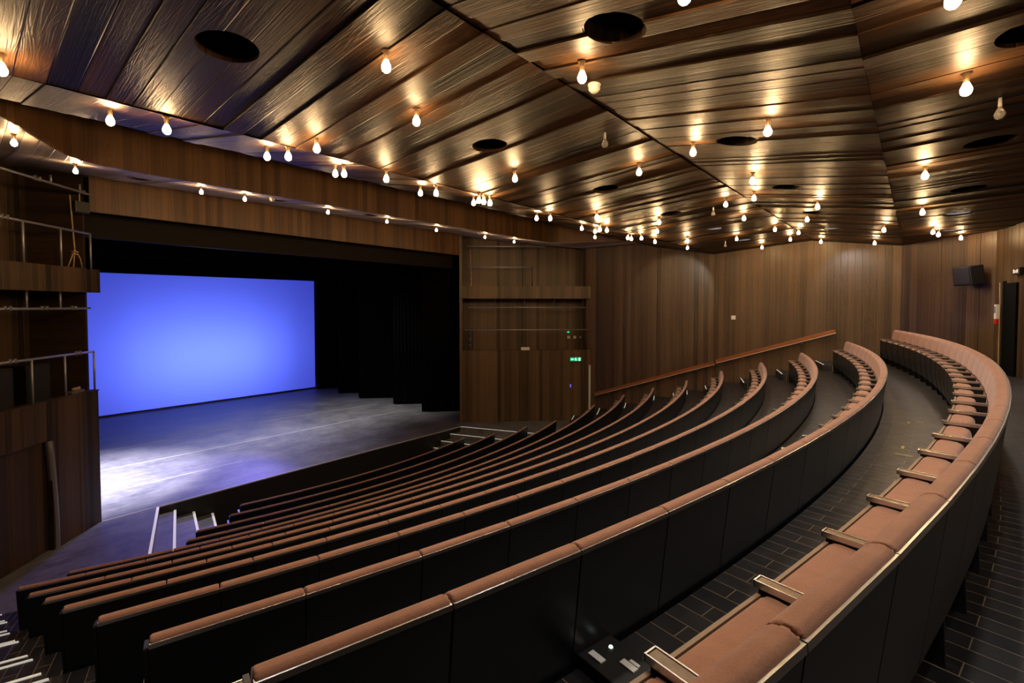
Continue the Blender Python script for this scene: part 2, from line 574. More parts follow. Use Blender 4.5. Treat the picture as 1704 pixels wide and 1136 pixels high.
# stage
bm = bmesh.new()
add_box(bm, (-2.5, 13.32, -0.30), (18.5, 30.0, 0.0))
tag(link('floor', bm, M['stage']), 'worn dark grey stage floor reflecting the blue backcloth', 'stage floor', kind='structure')
bm = bmesh.new()
add_box(bm, (2.6, 13.30, -1.15), (13.1, 13.36, -0.02))
tag(link('wall_front', bm, M['black']), 'black vertical front of the stage', 'stage front', kind='structure')
bm = bmesh.new()
add_box(bm, (2.04, 13.285, -0.022), (12.62, 13.335, 0.006))
tag(link('trim_1', bm, M['fleck']), 'pale grey edging strip along the front of the stage', 'edging', kind='structure')

# side platforms and their steps down to the pit
LL = [((3.05, 13.26), (2.34, 10.80)), ((3.38, 13.26), (2.78, 11.0)), ((3.76, 13.26), (3.30, 11.2)), ((4.16, 13.26), (3.86, 12.0)), ((4.5, 13.26), (4.3, 12.3))]
LR = [((12.60, 13.26), (13.69, 10.38)), ((12.07, 13.26), (12.86, 11.0)), ((11.62, 13.26), (12.2, 11.4)), ((11.25, 13.26), (11.6, 12.1)), ((10.9, 13.26), (11.2, 12.4))]
BR = [RAD['J'] - 0.03, RAD['K'] + 0.0, RAD['L'] + 0.0, RAD['M'] - 0.05, 15.3]
ZS = [0.0, -0.17, -0.34, -0.51, -0.68]


def line_to_arc(a, b_, r):
    """extend the line a->b until it reaches the arc of radius r"""
    ax, ay = a
    dx_, dy_ = b_[0] - ax, b_[1] - ay
    l = hypot(dx_, dy_)
    dx_, dy_ = dx_ / l, dy_ / l
    t = 0.0
    while t < 8 and hypot(ax + dx_ * t - CX, ay + dy_ * t - CY) < r:
        t += 0.01
    return ax + dx_ * t, ay + dy_ * t


def side_steps(lines, left):
    side = 'left' if left else 'right'
    root = None
    for i in range(4):
        a, b_ = lines[i]
        e = line_to_arc(a, b_, BR[i])
        wx = 1.9 if left else 13.9
        if i == 0:
            if left:
                poly = [(1.9, 13.3), a, e] + [p for p in arc_x(BR[0], e[0], XL, 10)[1:]] + [(XL, 13.3)]
            else:
                poly = [(13.9, 14.5), (13.0, 14.5), (12.62, 13.34), a, e] + [p for p in arc_x(BR[0], e[0], XR, 10)[1:]] + [(XR, 14.5)]
            bm = bmesh.new()
            add_prism(bm, poly, -0.9, 0.0 if left else -0.004)
            o = link('floor', bm, M['stage'])
            tag(o, 'grey side platform level with the stage, on the %s' % side, 'platform', kind='structure')
        else:
            pa, pb = lines[i - 1]
            e0 = line_to_arc(pa, pb, BR[i])
            poly = [pa, a, e] + [p for p in arc_x(BR[i], e[0], e0[0], 6)[1:]]
            bm = bmesh.new()
            add_prism(bm, poly, -1.05, ZS[i])
            o = link('platform_step', bm, M['stage'])
            tag(o, 'grey step beside the stage on the %s, %s below the platform' % (side, ordw[i - 1]), 'step', 'steps from the %s platform down to the front row' % side)
        # white nosing on the edge
        d = Vector((e[0] - a[0], e[1] - a[1])).normalized()
        nn = Vector((-d.y, d.x)) * (1 if left else -1)
        # nn points away from pit : to wall side
        if (nn.x > 0) == left:
            nn = -nn
        bm = bmesh.new()
        w = 0.05
        p = [Vector(a), Vector(e), Vector(e) + nn * w, Vector(a) + nn * w]
        add_prism(bm, [tuple(v) for v in p], ZS[i] + 0.0005 - (0.03 if False else 0), ZS[i] + 0.008)
        if i == 0:
            tag(link('trim_2', bm, M['glow_nosing']), 'white nosing at the top edge of the %s platform steps' % side, 'nosing', kind='structure')
        else:
            ch = link('nosing', bm, M['glow_nosing'], o)
            ch['label'] = 'white nosing strip'


side_steps(LL, True)
side_steps(LR, False)

# pale tape lines on the stage floor
for x0, y0, x1, y1, lab in [(1.8, 19.75, 7.2, 19.85, 'pale tape line on the stage floor nearest the backcloth'),
                            (1.8, 17.45, 13.0, 17.35, 'pale tape line across the middle of the stage floor'),
                            (1.8, 15.28, 5.6, 15.33, 'pale tape line on the stage floor nearest the front edge'),
                            (7.9, 19.9, 13.1, 19.4, 'faint joint line on the grey right part of the stage floor')]:
    bm = bmesh.new()
    d = Vector((x1 - x0, y1 - y0)).normalized() * 0
    add_prism(bm, [(x0, y0 - 0.02), (x1, y1 - 0.02), (x1, y1 + 0.02), (x0, y0 + 0.02)], 0.0006, 0.002)
    tag(link('tape_line', bm, M['fleck']), lab, 'tape', 'tape lines on the stage floor')

# aisle half steps with white nosings
def nosing_ring(r, x0, x1, z, parent=None, name='nosing'):
    return ring(r, r + 0.026, x0, x1, z + 0.0005, z + 0.007, 8, name, M['glow_nosing'], parent)


for i, k in enumerate('ABCDEFGHI'):
    nk = ROWS[i + 1]
    r = RAD[nk]
    zt = FL[k]
    zh = (FL[k] + FL[nk]) / 2
    xend = polar(r, THL[nk])[0]
    xr_ = polar(r, THR[nk])[0]
    for side, x0, x1 in (('left', XL + 0.02, max(0.30, min(0.42, xend - 0.05))), ('right', max(15.62, xr_ + 0.08), XR - 0.02)):
        if x1 - x0 < 0.2:
            continue
        if i < 8:
            lo = ring(r - 0.47, r - 0.036, x0, x1, FL[nk] + 0.001, zh, 8, 'aisle_step', M['tile'])
            tag(lo, 'dark aisle step on the %s, %s from the back' % (side, ordw[i]), 'step', 'steps in the %s aisle' % side)
            ns = nosing_ring(r - 0.47, x0 + (0.0 if side == 'left' else 0.1), x1 - 0.02, zh, lo)
            ns['label'] = 'white nosing strip'
        o = nosing_ring(r - 0.035, x0, x1 - 0.02, zt, None, 'trim_3')
        tag(o, 'white nosing on the %s aisle edge of seating step %s from the back' % (side, ordw[i]), 'nosing', kind='structure')

# ------------------------------------------------------------------ walls
ZT = 8.0
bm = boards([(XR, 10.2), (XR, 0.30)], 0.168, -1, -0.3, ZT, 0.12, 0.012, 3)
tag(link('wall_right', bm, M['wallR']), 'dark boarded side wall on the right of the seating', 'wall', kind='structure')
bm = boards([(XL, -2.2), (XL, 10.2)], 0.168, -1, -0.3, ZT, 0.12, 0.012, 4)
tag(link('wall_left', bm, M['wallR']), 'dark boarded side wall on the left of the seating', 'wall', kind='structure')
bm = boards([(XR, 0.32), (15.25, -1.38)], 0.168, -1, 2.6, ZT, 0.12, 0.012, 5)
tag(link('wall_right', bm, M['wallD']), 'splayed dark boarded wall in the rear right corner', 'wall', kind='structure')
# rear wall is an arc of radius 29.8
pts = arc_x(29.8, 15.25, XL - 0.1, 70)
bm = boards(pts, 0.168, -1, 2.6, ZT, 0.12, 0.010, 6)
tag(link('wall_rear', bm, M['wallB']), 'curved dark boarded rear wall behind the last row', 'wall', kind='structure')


# ------------------------------------------------------------------ ceiling
def zc(Y):
    pr = [(-4, 6.43), (.3, 6.29), (2.37, 6.6), (5.2, 6.39), (7.1, 6.75)]
    for (a, za), (b_, zb_) in zip(pr, pr[1:]):
        if Y <= b_:
            return za + (zb_ - za) * (Y - a) / (b_ - a)
    return 6.75


HOLES = [(x, 3.77) for x in (1.33, 4.06, 6.74, 9.37, 12.0, 14.6)] + [(x, 1.54) for x in (2.86, 5.66, 8.37, 11.0, 13.65)] + \
        [(x, -0.54) for x in (1.75, 4.27, 6.85, 9.36, 11.86, 14.45)]
HR = 0.20


def facet(ya, yb, seed, label):
    rnd = random.Random(seed)
    bm = bmesh.new()
    pitch = 0.178
    n = 100
    x = XL
    prof = []
    k = 0
    o = 0.0
    while x < XR - 1e-6:
        nx = min(XR, (math.floor(x / pitch + 1e-6) + 1) * pitch)
        o = rnd.random() * 0.009 + (0.012 if rnd.random() < 0.2 else 0)
        tl = (rnd.random() - 0.5) * 0.0045
        prof.append((x, -max(0, o + tl)))
        prof.append((nx, -max(0, o - tl)))
        x = nx
    prof += [(XR, 0.10), (XL, 0.10)]
    A = [bm.verts.new((px, ya, zc(ya) + dz)) for px, dz in prof]
    B = [bm.verts.new((px, yb, zc(yb) + dz)) for px, dz in prof]
    m_ = len(prof)
    for i in range(m_):
        bm.faces.new((A[i], A[(i + 1) % m_], B[(i + 1) % m_], B[i]))
    fs = [bm.faces.new(A[::-1]), bm.faces.new(B)]
    bmesh.ops.triangulate(bm, faces=fs)
    o = link('ceiling', bm, M['ceil'])
    tag(o, label, 'ceiling', kind='structure')
    # round openings
    cut = bmesh.new()
    any_ = False
    for hx, hy in HOLES:
        if ya < hy < yb:
            any_ = True
            add_lathe(cut, [(0, -0.4), (HR, -0.4), (HR, 0.4), (0, 0.4)], 40, (hx, hy, zc(hy)))
    if any_:
        c_ = link('cutter', cut, None)
        md = o.modifiers.new('cut', 'BOOLEAN')
        md.operation = 'DIFFERENCE'
        md.solver = 'EXACT'
        md.object = c_
        dg = bpy.context.evaluated_depsgraph_get()
        me = bpy.data.meshes.new_from_object(o.evaluated_get(dg))
        o.modifiers.clear()
        o.data = me
        bpy.data.objects.remove(c_)
    else:
        cut.free()
    return o


facet(-3.2, 0.30, 11, 'boarded ceiling slope over the back rows')
facet(0.30, 2.37, 12, 'boarded ceiling slope rising from the valley to the ridge')
facet(2.37, 5.20, 13, 'broad boarded ceiling slope falling towards the stage')
facet(5.20, 7.10, 14, 'narrow boarded ceiling slope with a line of bulbs')

for i, (hx, hy) in enumerate(HOLES):
    z = zc(hy)
    lamp('recess_lamp', 'SPOT', (hx, hy, z - 0.03), (hx, hy, 0), RECESS_POWER, (1.0, 0.93, 0.84), spot_size=radians(128), spot_blend=0.6, shadow_soft_size=0.07)
    t = empty('ceiling_recess', (hx, hy, z))
    far = hx > 11.5
    tag(t, 'round dark recess in the ceiling, %s across in the %s line of openings' % (ordw[[h for h in HOLES if h[1] == hy].index((hx, hy))], {3.77: 'stage-side', 1.54: 'middle', -0.54: 'rear'}[hy]), 'ceiling recess', 'round recesses in the ceiling')
    bm = bmesh.new()
    add_lathe(bm, [(HR, 0.02), (HR, 0.34), (0, 0.34), (0, 0.36), (HR + 0.012, 0.36), (HR + 0.012, 0.02)], 40)
    link('housing', bm, M['void'] if not far else M['black'], t, True)
    if far:
        bm = bmesh.new()
        add_lathe(bm, [(0, 0.02), (HR - 0.02, 0.02), (HR - 0.02, 0.05), (0, 0.05)], 32)
        link('lens', bm, M['lens'], t)
    else:
        bm = bmesh.new()
        add_lathe(bm, [(0.0, 0.16), (0.05, 0.17), (0.075, 0.22), (0.08, 0.33), (0, 0.33)], 20)
        link('spotlight_head', bm, M['black'], t, True)

# two unhoused spots, added for the pale pools on the side wall
lamp('downlight_1', 'SPOT', (14.6, 5.9, 6.30), (16.9, 6.6, 5.0), 95, (0.95, 0.98, 0.86), spot_size=radians(70), spot_blend=0.35, shadow_soft_size=0.05)
lamp('downlight_2', 'SPOT', (15.2, 1.6, 6.30), (16.9, 1.3, 5.0), 60, (0.9, 0.95, 1.0), spot_size=radians(75), spot_blend=0.4, shadow_soft_size=0.05)

# lighting slot, second fascia (curves forward at both ends), soffit over the forestage
FAS = [(-1.1, 7.15), (-0.35, 7.55), (0.15, 7.95), (0.46, 8.4), (0.76, 8.98), (1.0, 9.5), (1.25, 9.9), (1.6, 10.12), (2.2, 10.2),
       (13.4, 10.2), (14.0, 10.12), (14.35, 9.9), (14.6, 9.5), (14.84, 8.98), (15.14, 8.4), (15.45, 7.95), (15.95, 7.55), (16.7, 7.15)]
bm = boards(FAS, 0.13, -1, 6.93, 8.0, 0.06, 0.006, 21)
tag(link('trim_4', bm, M['fascia']), 'curved boarded fascia hanging in front of the proscenium', 'fascia', kind='structure')


def fas_y(x):
    for (a, ya), (b_, yb) in zip(FAS, FAS[1:]):
        if a <= x <= b_:
            return ya + (yb - ya) * (x - a) / (b_ - a)
    return 10.2


def zs(y):
    return 6.93 + max(0, y - 10.2) * 0.142


rnd = random.Random(5)
bm = bmesh.new()
x = XL
while x < XR - 1e-6:
    nx = min(XR, x + 0.178)
    o_ = rnd.random() * 0.01
    ya0, ya1 = fas_y(x + 1e-4), fas_y(nx - 1e-4)
    ys0 = [ya0 + 0.03] + ([10.2] if ya0 < 10.1 else []) + [14.2]
    prof0 = [(x, ya0 + 0.02), (nx, ya1 + 0.02), (nx, 14.2), (x, 14.2)]
    # split at Y = 10.2 where the soffit starts to rise
    if min(ya0, ya1) < 10.15:
        add_prism(bm, [(x, ya0 + 0.02), (nx, ya1 + 0.02), (nx, 10.22), (x, 10.22)], 6.93 - o_, 7.03)
        add_prism(bm, [(x, 10.22), (nx, 10.22), (nx, 14.2), (x, 14.2)], lambda X, Y, o_=o_: zs(Y) - o_, lambda X, Y: zs(Y) + 0.1)
    else:
        add_prism(bm, prof0, lambda X, Y, o_=o_: zs(Y) - o_, lambda X, Y: zs(Y) + 0.1)
    x = nx
tag(link('ceiling', bm, M['soffit']), 'pale boarded soffit between the two fascias', 'soffit', kind='structure')
bm = bmesh.new()
add_box(bm, (XL - .1, 7.05, 8.0), (XR + .1, 14.3, 8.1))
tag(link('ceiling', bm, M['void']), 'black void above the lighting slot', 'ceiling', kind='structure')

# proscenium header
bm = boards([(1.98, 13.33), (13.14, 13.83)], 0.13, -1, 6.64, 8.0, 0.10, 0.006, 22)
tag(link('trim_5', bm, M['fascia']), 'boarded header across the top of the stage opening', 'header', kind='structure')
bm = bmesh.new()
add_prism(bm, [(1.9, 13.80), (13.2, 14.3), (13.2, 14.36), (1.9, 13.86)], 6.14, 7.9)
tag(link('trim_6', bm, plain('dark_brown_border', (0.007, 0.004, 0.0025), 0.7, spec=0.2)), 'dark brown border hanging inside the stage opening', 'border', kind='structure')

# ------------------------------------------------------------------ box walls left and right
def box_wall(left):
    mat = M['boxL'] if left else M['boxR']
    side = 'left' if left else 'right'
    if left:
        P0, P1 = Vector((2.04, 13.34)), Vector((-1.10, 10.0))
    else:
        P0, P1 = Vector((13.11, 13.82)), Vector((16.70, 10.0))
    d = (P1 - P0).normalized()
    L = (P1 - P0).length
    # n points away from the auditorium (into the box)
    n = Vector((-d.y, d.x)) if not left else Vector((d.y, -d.x))
    if n.y < 0:
        n = -n
    ns = -1 if (Vector((-d.y, d.x)) - n).length < 0.1 else 1   # side of the path facing the seats

    def Q(s, o, z=None):
        v = P0 + d * s + n * o
        return (v.x, v.y) if z is None else (v.x, v.y, z)
    # solid lower wall with door opening
    z_par = 2.84
    sd0, sd1 = (1.22, 2.55) if left else (2.55, 4.95)
    zd = 2.12 if left else 2.30
    bm = bmesh.new()
    boards([Q(0, 0), Q(sd0, 0)], 0.14, ns, -0.95, z_par, 0.12, 0.010, 31, bm)
    boards([Q(sd0, 0), Q(sd1, 0)], 0.14, ns, zd, z_par, 0.12, 0.010, 32, bm)
    boards([Q(sd1, 0), Q(L, 0)], 0.14, ns, -0.95, z_par, 0.12, 0.010, 33, bm)
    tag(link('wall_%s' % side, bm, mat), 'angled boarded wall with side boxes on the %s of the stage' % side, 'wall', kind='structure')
    # parapet capping
    bm = bmesh.new()
    add_prism(bm, [Q(0, -0.02), Q(L, -0.02), Q(L, 0.16), Q(0, 0.16)], z_par + .0005, z_par + 0.025)
    tag(link('trim_7', bm, mat), 'flat capping of the lower box parapet on the %s' % side, 'capping', kind='structure')
    # door leaf
    bm = boards([Q(sd0, 0.10 if left else 0.03), Q(sd1, 0.10 if left else 0.03)], 0.14, ns, -0.5, zd, 0.05, 0.006, 34)
    tag(link('door_1' if left else 'door_2', bm, M['door'] if left else mat), 'boarded door in the %s box wall beside the stage' % side, 'door', kind='structure')
    # upper parapet band (second box) projecting a little
    bm = bmesh.new()
    e0 = -0.06 if left else 0.0
    boards([Q(e0, -0.05), Q(L, -0.05)], 0.14, ns, 4.93, 5.42, 0.14, 0.008, 35, bm)
    tag(link('trim_8', bm, mat), 'boarded front of the upper box on the %s' % side, 'box front', kind='structure')
    bm = bmesh.new()
    add_prism(bm, [Q(0.02, 0.09), Q(L, 0.09), Q(L, 1.25), Q(0.02, 1.25)], 4.96, 5.10)
    add_prism(bm, [Q(0.02, 0.12), Q(L, 0.12), Q(L, 1.25), Q(0.02, 1.25)], 1.9, 2.0)
    tag(link('floor', bm, M['black']), 'black floors of the %s side boxes' % side, 'floor', kind='structure')
    # back wall of boxes with flat dark pilasters
    bm = boards([Q(0.02, 1.25), Q(L, 1.25)], 0.14, ns, 1.9, 8.0, 0.06, 0.006, 36)
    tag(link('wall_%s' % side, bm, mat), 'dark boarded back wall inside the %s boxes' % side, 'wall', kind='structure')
    # end cheeks
    bm = bmesh.new()
    if not left:
        add_prism(bm, [Q(L - 0.06, 0.13), Q(L, 0.13), Q(L, 1.25), Q(L - 0.06, 1.25)], 1.9, 8.0)
        add_prism(bm, [Q(0.0, 0.0), Q(0.12, 0.0), Q(0.12, 0.1), Q(0.0, 0.1)], z_par, 7.6)
        add_prism(bm, [Q(0.0, 0.9), Q(0.08, 0.9), Q(0.08, 1.3), Q(0.0, 1.3)], 1.9, 8.0)
        add_prism(bm, [Q(2.6, 1.14), Q(3.2, 1.14), Q(3.2, 1.24), Q(2.6, 1.24)], 2.0, 8.0)
        lab = 'dark jambs and pier framing the right side boxes'
    else:
        add_prism(bm, [Q(0.0, 0.17), Q(0.05, 0.17), Q(0.05, 1.3), Q(0.0, 1.3)], 1.9, 8.0)
        add_prism(bm, [Q(1.95, 1.12), Q(2.3, 1.12), Q(2.3, 1.24), Q(1.95, 1.24)], 2.0, 8.0)
        lab = 'dark jambs and pier framing the left side boxes'
    tag(link('trim_9', bm, mat), lab, 'jamb', kind='structure')

    # steel pipes: top one under the soffit, guard rail, hung lighting bars
    def pipe(label, s0, s1, o, z, posts, zp, r=0.022, zslope=0.0, clamps=()):
        t = empty('lighting_bar', (*Q(s0, o), z))
        inv = Vector((*Q(s0, o), z))
        bm_ = bmesh.new()
        add_tube(bm_, Vector((0, 0, 0)), Vector(Q(s1, o, z)) - inv, r, 12)
        link('pipe', bm_, M['steel'], t, True)
        for s in posts:
            bm_ = bmesh.new()
            add_tube(bm_, Vector(Q(s, o, z)) - inv, Vector(Q(s, o, zp)) - inv, r * 0.9, 10)
            link('post', bm_, M['steel'] if left else M['boxR'], t, True)
        for s in clamps:
            bm_ = bmesh.new()
            for e in (-0.05, 0.05):
                add_tube(bm_, Vector(Q(s + e, o, z)) - inv + Vector((0, 0, -0.035)), Vector(Q(s + e, o, z)) - inv + Vector((0, 0, 0.05)), 0.03, 8)
            link('clamp', bm_, M['grey'], t, True)
        tag(t, label, 'pipe', 'pipes across the %s side boxes' % side)
    if left:
        pipe('steel pipe under the soffit above the left boxes', 0.02, 3.6, 0.0, 6.98, [0.35, 1.05], 7.13, clamps=[0.3, 1.35])
        pipe('steel guard rail of the upper left box, violet in the stage light', 0.02, 3.6, 0.06, 6.17, [0.02, 0.78, 1.6], 5.42, clamps=[1.95])
        pipe('steel lighting bar hung below the upper left box', 0.02, 3.6, 0.10, 4.60, [0.78, 1.52], 4.93, clamps=[0.45, 1.15, 1.9])
        pipe('steel lighting bar on posts above the lower left parapet', 0.02, 3.6, 0.05, 3.68, [0.02, 0.78, 1.52, 2.2], z_par + .02, clamps=[0.45, 1.9])
    else:
        pipe('thin steel guard rail of the upper right box', 0.35, 2.95, 0.06, 6.18, [1.55, 2.9], 5.42)
        pipe('steel lighting bar hung below the upper right box', 0.35, 5.05, 0.10, 4.58, [1.4, 2.6, 3.8, 4.95], 4.93, clamps=[2.2, 4.3, 4.7])
        pipe('steel lighting bar above the lower right parapet', 0.2, 5.15, 0.05, 3.68, [0.45, 5.1], z_par + .02)
        pipe('steel pipe under the soffit above the right boxes', 0.3, 3.4, 0.05, 7.0, [1.0, 2.4], 7.13)
    return Q, L


QL, LL_ = box_wall(True)
QR, LR_ = box_wall(False)

# door edge seen in the left wall: pale curved edge of the leaf standing ajar
bm = bmesh.new()
pr = []
for i in range(13):
    t = i / 12
    z = 2.10 - 2.6 * t
    s = 1.30 - 0.10 * sin(t * 2.2) - 0.02
    pr.append((s, z))
vs = []
for s, z in pr:
    vs.append([bm.verts.new(QL(s, o, z)) for o in (-0.03, 0.08)] + [bm.verts.new(QL(s - 0.07, o, z)) for o in (0.08, -0.03)])
for A, B in zip(vs, vs[1:]):
    for k in range(4):
        bm.faces.new((A[k], A[(k + 1) % 4], B[(k + 1) % 4], B[k]))
bm.faces.new(vs[0])
bm.faces.new(vs[-1][::-1])
tag(link('door_pull', bm, plain('worn_grey_door_edge', (0.16, 0.15, 0.17), 0.4), None, True), 'long curved grey edge of the door in the left box wall', 'door edge')

# white edge strip at the right end of the right box wall
bm = bmesh.new()
v = QR(LR_ - 0.03, -0.05)
add_box(bm, (v[0] - 0.035, v[1] - 0.03, -0.1), (v[0] + 0.035, v[1] + 0.02, 2.26), bevel=0.004)
tag(link('edge_strip', bm, plain('white_painted_edge', (0.82, 0.86, 0.92), 0.4)), 'tall white strip on the door edge beside the green exit sign', 'edge strip')

# ------------------------------------------------------------------ stage house
bm = bmesh.new()
add_box(bm, (-2.6, 29.9, -0.3), (18.6, 30.1, 9.4))
tag(link('wall_back', bm, M['void']), 'black back wall of the stage', 'wall', kind='structure')
bm = bmesh.new()
add_box(bm, (18.4, 14.6, -0.3), (18.6, 30, 9.4))
tag(link('wall_right', bm, M['void']), 'black right wall of the stage', 'wall', kind='structure')
bm = bmesh.new()
add_box(bm, (-2.6, 13.6, -0.3), (-2.4, 30, 9.4))
tag(link('wall_left', bm, M['void']), 'black left wall of the stage', 'wall', kind='structure')
bm = bmesh.new()
add_box(bm, (-2.6, 13.9, 9.3), (18.6, 30, 9.4))
tag(link('ceiling', bm, M['void']), 'black ceiling above the stage', 'ceiling', kind='structure')

# backcloth
t = empty('backcloth', (7.6, 25.7, 0))
bm = bmesh.new()
nx_, nz_ = 40, 4
g = [[bm.verts.new((-6.6 + 12.25 * i / nx_, 0.012 * sin(i * 1.1), 0.06 + 6.6 * j / nz_)) for j in range(nz_ + 1)] for i in range(nx_ + 1)]
for i in range(nx_):
    for j in range(nz_):
        bm.faces.new((g[i][j], g[i + 1][j], g[i + 1][j + 1], g[i][j + 1]))
link('cloth', bm, M['screen'], t, True)
bm = bmesh.new()
add_tube(bm, (-6.6, 0, 0.045), (5.68, 0, 0.045), 0.04, 10)
ch = link('bottom_batten', bm, plain('brown_batten', (0.10, 0.07, 0.055), 0.5), t, True)
tag(t, 'large glowing blue backcloth across the rear of the stage', 'backcloth')


def curtain(x0, y0, x1, y1, z0, z1, label, pleat=0.16, amp=0.035):
    bm_ = bmesh.new()
    d_ = Vector((x1 - x0, y1 - y0))
    L_ = d_.length
    d_.normalize()
    nn = Vector((-d_.y, d_.x))
    n_ = int(L_ / pleat * 8)
    cols = []
    for i_ in range(n_ + 1):
        s = L_ * i_ / n_
        o_ = amp * sin(2 * pi * s / pleat + 0.7 * sin(s * 3.1))
        cols.append([bm_.verts.new((x0 + d_.x * s + nn.x * (o_ * (1 if z < 2 else 0.8) + th), y0 + d_.y * s + nn.y * (o_ + th), z))
                     for th in (0, 0.01) for z in (z0, z1)])
    for A, B in zip(cols, cols[1:]):
        bm_.faces.new((A[0], B[0], B[1], A[1]))
        bm_.faces.new((A[2], A[3], B[3], B[2]))
        bm_.faces.new((A[0], A[2], B[2], B[0]))
        bm_.faces.new((A[1], B[1], B[3], A[3]))
    o_ = link('stage_curtain', bm_, M['curtain'], None, True)
    tag(o_, label, 'curtain', 'black masking curtains on the right of the stage')
    return o_


curtain(13.23, 16.34, 14.9, 14.9, 0.03, 8.8, 'black pleated side curtain nearest the proscenium')
curtain(13.40, 18.64, 15.0, 17.2, 0.03, 8.8, 'black side curtain, second from the proscenium')
curtain(13.17, 21.18, 14.9, 19.5, 0.03, 8.8, 'black side curtain, third from the proscenium')
curtain(13.20, 23.16, 14.8, 22.0, 0.03, 8.8, 'black side curtain beside the blue backcloth')
bm = bmesh.new()
add_box(bm, (13.2, 25.3, 0.0), (18.3, 25.4, 9.2))
tag(link('masking_flat', bm, M['curtain']), 'black masking flat to the right of the blue backcloth', 'masking flat')
for i, (yy, zz, lab) in enumerate([(24.9, 5.97, 'black border above the blue backcloth'), (21.0, 6.35, 'black border midway over the stage'), (17.5, 6.5, 'black border over the front of the stage')]):
    bm = bmesh.new()
    add_box(bm, (-2.3, yy, zz), (18.3, yy + 0.03, 9.2))
    tag(link('stage_border', bm, M['curtain']), lab, 'border', 'black borders above the stage')

# ------------------------------------------------------------------ seats
W = 0.56     # width of one seat


def rounded(pts, r=0.02, seg=4):
    """round the corners of a closed 2-D polygon"""
    out = []
    n = len(pts)
    for i in range(n):
        p0, p1, p2 = Vector(pts[i - 1]), Vector(pts[i]), Vector(pts[(i + 1) % n])
        a = (p0 - p1)
        b_ = (p2 - p1)
        rr = min(r, a.length * 0.45, b_.length * 0.45)
        a = p1 + a.normalized() * rr
        b_ = p1 + b_.normalized() * rr
        for k in range(seg + 1):
            t_ = k / seg
            out.append(tuple(a * (1 - t_) ** 2 + p1 * 2 * t_ * (1 - t_) + b_ * t_ ** 2))
    return out


def seat_proto():
    root = empty('theatre_seat', (0, 0, 0))
    h = W / 2 - 0.003
    # upholstered back: leans forward towards its foot, soft rounded top
    bm = bmesh.new()
    prof = rounded([(0.000, 0.853), (0.016, 0.866), (0.058, 0.864), (0.084, 0.83), (0.115, 0.62), (0.130, 0.42), (0.080, 0.42), (0.014, 0.80)], 0.020, 4)
    add_profile_x(bm, prof, -h + 0.002, h - 0.002)
    e = [ed for ed in bm.edges if abs(abs(ed.verts[0].co.x) - (h - 0.002)) < 1e-4 and abs(ed.verts[0].co.x - ed.verts[1].co.x) < 1e-6]
    bmesh.ops.bevel(bm, geom=e, offset=0.011, segments=3, affect='EDGES', profile=0.6)
    link('back_cushion', bm, M['cloth'], root, True)
    # black rear panel
    bm = bmesh.new()
    add_profile_x(bm, [(-0.002, 0.832), (0.010, 0.832), (0.072, 0.27), (0.062, 0.262)], -W / 2 + 0.004, W / 2 - 0.004)
    add_profile_x(bm, [(0.0105, 0.83), (0.016, 0.83), (0.080, 0.27), (0.0725, 0.27)], -W / 2 + 0.0002, W / 2 - 0.0002)
    link('back_panel', bm, M['panel'], root)
    bm = bmesh.new()
    add_profile_x(bm, [(-0.006, 0.834), (0.012, 0.834), (0.014, 0.852), (-0.004, 0.852)], -h, h)
    link('metal_trim', bm, M['metal'], root)
    # folded seat: cushion + dark board with a wooden edge
    bm = bmesh.new()
    prof = rounded([(0.190, 0.60), (0.288, 0.606), (0.3225, 0.598), (0.3225, 0.40), (0.285, 0.20), (0.215, 0.20), (0.170, 0.40)], 0.034, 5)
    hs = h - 0.032
    add_profile_x(bm, prof, -hs, hs)
    e = [ed for ed in bm.edges if abs(abs(ed.verts[0].co.x) - hs) < 1e-4 and abs(ed.verts[0].co.x - ed.verts[1].co.x) < 1e-6]
    bmesh.ops.bevel(bm, geom=e, offset=0.016, segments=3, affect='EDGES', profile=0.6)
    link('seat_cushion', bm, M['cloth'], root, True)
    bm = bmesh.new()
    add_profile_x(bm, [(0.324, 0.588), (0.336, 0.588), (0.336, 0.36), (0.300, 0.17), (0.288, 0.19), (0.324, 0.38)], -hs, hs)
    sb = link('seat_board', bm, M['standard'], root)
    bm = bmesh.new()
    add_profile_x(bm, [(0.3235, 0.5885), (0.3365, 0.5885), (0.3365, 0.598), (0.3235, 0.598)], -hs, hs)
    e_ = link('board_edge', bm, M['boardedge'], sb)
    # arm standard at the left side of the seat
    make_arm(root, -W / 2)
    return root


def make_arm(root, x):
    bm = bmesh.new()
    prof = [(0.075, 0.0), (0.24, 0.0), (0.335, 0.40), (0.338, 0.609), (0.12, 0.609), (0.09, 0.40)]
    add_profile_x(bm, prof, x - 0.013, x + 0.013)
    link('side_panel', bm, M['standard'], root)
    bm = bmesh.new()
    add_box(bm, (x - 0.019, 0.100, 0.6095), (x + 0.019, 0.345, 0.630), bevel=0.003, seg=1)
    a = link('armrest', bm, M['armwood'], root)
    bm = bmesh.new()
    add_box(bm, (x - 0.0235, 0.100, 0.611), (x - 0.0192, 0.349, 0.632))
    add_box(bm, (x + 0.0192, 0.100, 0.611), (x + 0.0235, 0.349, 0.632))
    add_box(bm, (x - 0.0235, 0.3455, 0.611), (x + 0.0235, 0.350, 0.632))
    link('armrest_edge', bm, M['metal'], a)


def copy_tree(o, parent=None):
    c = o.copy()
    COL.objects.link(c)
    if parent:
        c.parent = parent
    for ch in kids[o.name]:
        copy_tree(ch, c)
    return c


proto = seat_proto()
kids = {}


def index(o):
    kids[o.name] = [c for c in bpy.data.objects if c.parent == o]
    for c in kids[o.name]:
        index(c)


bpy.context.view_layer.update()
index(proto)

